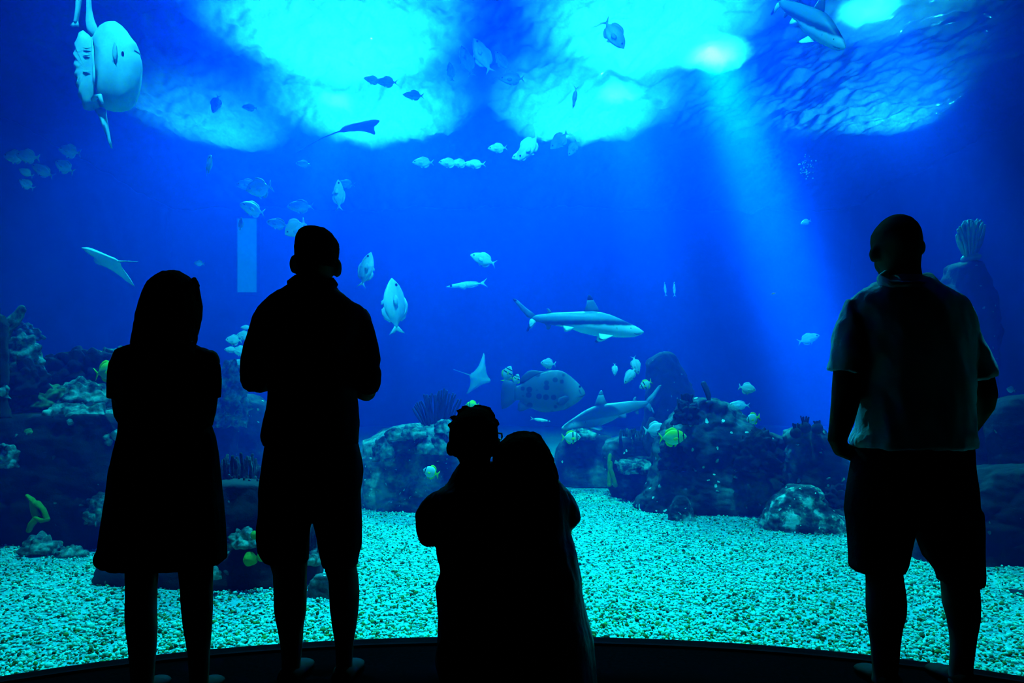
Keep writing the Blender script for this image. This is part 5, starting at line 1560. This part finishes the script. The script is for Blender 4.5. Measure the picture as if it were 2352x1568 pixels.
for k in (-1, 1):
    v, f = inflate(px2m([(1040, 740), (980, 725), (880, 760), (845, 850), (880, 885), (960, 870), (1030, 800)], GCX, GCZ, GK), 0.012, 2, edge=0.004)
    v[:, 1] += k * (0.125 + 0.25 * (v[:, 0].max() - v[:, 0]))
    local('pectoral_fin', (v, f), M['grouper_fin'], g)
    local('eye', ellipsoid(((1215 - GCX) * GK, k * 0.052, (GCZ - 590) * GK), (0.012, 0.008, 0.012), n=8, m=6), M['pupil'], g)
v, f = tube([((1300 - GCX) * GK, -0.008, (GCZ - 712) * GK), ((1250 - GCX) * GK, -0.035, (GCZ - 735) * GK), ((1200 - GCX) * GK, -0.055, (GCZ - 745) * GK)], [0.004] * 3, n=6)
local('mouth', (v, f), M['grouper_fin'], g)
g.matrix_world = Matrix.Translation(at(1150 + GCX * 350 / 2352, 800 + GCZ * 350 / 2352, 7.8))

# ------------------------------------------------------------------ ocean sunfish (crop pixels, 240/1045 each)
o_ = bpy.data.objects.new('ocean_sunfish', None)
COL.objects.link(o_)
tag(o_, 'huge pale ocean sunfish hanging upright at the upper left', 'fish')
MY = 7.6
MK, MCX, MCZ = 240 / 1045 * MY / FPX, 520.0, 660.0
mf = lambda nm, pts, th, c, mt, rings=5, edge=0.012, p=2.2, par=o_: local(nm, inflate(px2m(pts, MCX, MCZ, MK), th, rings, centre=px2m([c], MCX, MCZ, MK)[0], edge=edge, p=p), mt, par)
bd = mf('body', [(385, 390), (420, 320), (470, 250), (530, 215), (590, 215), (650, 255), (700, 310), (740, 370), (790, 430), (818, 490), (815, 525), (832, 560), (842, 640), (836, 740), (825, 840), (800, 960), (760, 1050), (710, 1100), (650, 1118),
             (560, 1112), (490, 1095), (430, 1060), (425, 950), (420, 800), (410, 600), (400, 450)], 0.19, (600, 680), M['mola'], rings=9)
le = [(y, np.interp(y, [385, 550, 720, 880, 1020], [200, 180, 185, 212, 245]) + 11 * math.cos((y - 385) / 105 * 2 * PI)) for y in range(385, 1030, 21)]
cv = mf('tail_clavus', [(405, 420), (375, 395), (345, 375), (320, 345), (270, 308), (228, 330)] + [(x, y) for y, x in le] + [(275, 1090), (330, 1105), (400, 1090), (435, 1060), (432, 950), (425, 800), (412, 600)], 0.055, (325, 720), M['mola_fin'], rings=4)
for y in (505, 575, 740):
    v, f = tube([((300 - MCX) * MK, -0.062, (MCZ - y) * MK), ((330 - MCX) * MK, -0.066, (MCZ - y - 6) * MK), ((365 - MCX) * MK, -0.062, (MCZ - y - 2) * MK)], [0.004, 0.009, 0.004], n=6)
    local('clavus_ray', (v, f), M['mola_fin'], cv)
v, f = tube([((395 - MCX) * MK, -0.06, (MCZ - 410) * MK), ((412 - MCX) * MK, -0.085, (MCZ - 600) * MK), ((424 - MCX) * MK, -0.085, (MCZ - 800) * MK), ((425 - MCX) * MK, -0.06, (MCZ - 1040) * MK)], [0.016] * 4, n=8)
local('tail_ridge', (v, f), M['mola'], o_)
mf('dorsal_fin', [(420, 320), (385, 380), (330, 345), (305, 290), (295, 210), (302, 100), (300, -60), (312, -200), (330, -60), (340, 60), (370, 190), (410, 290)], 0.035, (345, 250), M['mola_fin'])
mf('anal_fin', [(385, 1095), (430, 1180), (465, 1280), (500, 1360), (520, 1420), (545, 1480), (555, 1480), (535, 1380), (515, 1270), (500, 1170), (490, 1085)], 0.035, (455, 1150), M['mola'])
v, f = tube([((420 - MCX) * MK, -0.10, (MCZ - 1035) * MK), ((480 - MCX) * MK, -0.16, (MCZ - 1028) * MK), ((530 - MCX) * MK, -0.18, (MCZ - 1030) * MK), ((545 - MCX) * MK, -0.17, (MCZ - 1085) * MK)], [0.022, 0.024, 0.026, 0.018], n=8)
local('lower_ridge', (v, f), M['mola'], o_)
v, f = inflate(px2m([(680, 510), (698, 545), (704, 600), (702, 660), (690, 708), (665, 668), (658, 605), (667, 550)], MCX, MCZ, MK), 0.014, 3, edge=0.006)
v[:, 1] -= 0.19
local('pectoral_fin', (v, f), M['mola_fin'], o_)
local('eye', ellipsoid(((742 - MCX) * MK, -0.158, (MCZ - 610) * MK), (0.014, 0.012, 0.028), n=10, m=8), M['pupil'], o_)
v, f = tube([((808 - MCX) * MK, -0.05, (MCZ - 528) * MK), ((822 - MCX) * MK, 0.0, (MCZ - 530) * MK), ((808 - MCX) * MK, 0.05, (MCZ - 528) * MK)], [0.012] * 3, n=8)
local('mouth', (v, f), M['mola_fin'], o_)
o_.matrix_world = Matrix.Translation(at(130 + MCX * 240 / 1045, MCZ * 240 / 1045, MY))
# the tail of another fish coming down into the picture beside it
e = bpy.data.objects.new('slim_fish', None)
COL.objects.link(e)
tag(e, 'narrow tail of a fish hanging down left of the sunfish\'s fin', 'fish')
v, f = tube([(0, 0, 0), (0.02, 0, 0.12), (0.035, 0, 0.3), (0.03, 0, 0.6)], [(0.02, 0.02), (0.022, 0.02), (0.03, 0.03), (0.05, 0.05)], n=10)
local('body', (v, f), M['mola'], e)
local('tail_fin', inflate([(0.01, 0.03), (-0.055, -0.035), (-0.03, -0.05), (0.0, -0.04), (0.03, -0.05), (0.03, -0.02)], 0.008, 2, edge=0.003), M['mola_fin'], e)
e.matrix_world = Matrix.Translation(at(174, 50, 7.0))

# ------------------------------------------------------------------ rays
def ray(label, outline, centre, tail, thick, mat, name='eagle_ray', lift=0.0):
    e = bpy.data.objects.new(name, None)
    COL.objects.link(e)
    tag(e, label, 'ray')
    v, f = inflate(outline, thick, 5, centre=centre, axis='z', edge=0.006)
    v[:, 2] += lift * v[:, 1] ** 2
    local('wings', (v, f), mat, e)
    v, f = tube(tail, [0.022, 0.014, 0.010, 0.007, 0.004][:len(tail)], n=8)
    local('tail', (v, f), mat, e)
    return e


wing = [(0.42, 0.0), (0.38, 0.07), (0.28, 0.13), (0.16, 0.26), (0.0, 0.55), (-0.10, 0.80), (-0.16, 0.86), (-0.17, 0.70), (-0.20, 0.40), (-0.28, 0.18), (-0.36, 0.08), (-0.38, 0.0)]
wing = wing + [(x, -y) for x, y in reversed(wing[1:-1])]
r1 = ray('dark eagle ray with a long whip tail gliding under the bright surface', wing, (0.05, 0), [(-0.33, 0, 0), (-0.6, 0, 0.0), (-1.0, 0, -0.04), (-1.4, 0, -0.12), (-1.75, 0, -0.22)], 0.09, M['ray'], lift=-0.18)
r1.matrix_world = Matrix.Translation(at(832, 288, 11.5)) @ Matrix.Rotation(math.radians(-18), 4, 'Z') @ Matrix.Rotation(math.radians(-7), 4, 'Y') @ Matrix.Rotation(math.radians(17), 4, 'X') @ Matrix.Scale(0.72, 4)
r2 = ray('pale ray with drooping wing above the left reef', wing, (0.05, 0), [(-0.33, 0, 0), (-0.6, 0, 0.01), (-1.0, 0, 0.0)], 0.10, M['pale_ray'], lift=-0.25)
r2.matrix_world = Matrix.Translation(at(246, 600, 9.5)) @ Matrix.Rotation(math.radians(160), 4, 'Z') @ Matrix.Rotation(math.radians(-4), 4, 'Y') @ Matrix.Rotation(math.radians(24), 4, 'X') @ Matrix.Scale(0.52, 4)
r3 = ray('faint ray with one raised wing left of the grouper', wing, (0.05, 0), [(-0.33, 0, 0), (-0.6, 0, 0.02), (-1.0, 0, 0.05)], 0.09, M['pale_ray'], lift=0.35)
r3.matrix_world = Matrix.Translation(at(1102, 868, 14.5)) @ Matrix.Rotation(math.radians(20), 4, 'Z') @ Matrix.Rotation(math.radians(16), 4, 'Y') @ Matrix.Rotation(math.radians(-62), 4, 'X') @ Matrix.Scale(0.55, 4)

# ------------------------------------------------------------------ a puff of air bubbles
random.seed(11)
parts = []
for k in range(60):
    c = at(1850 + random.gauss(0, 7), 388 + random.gauss(0, 12), 9.0 + random.gauss(0, 0.06))
    parts.append(ellipsoid(c, (random.uniform(0.003, 0.010),) * 3, n=8, m=6))
V, F = merge(parts)
tag(add_mesh('air_bubbles', V, F, M['silver_fin']), 'puff of tiny air bubbles rising right of the light beam', 'bubbles', kind='stuff')
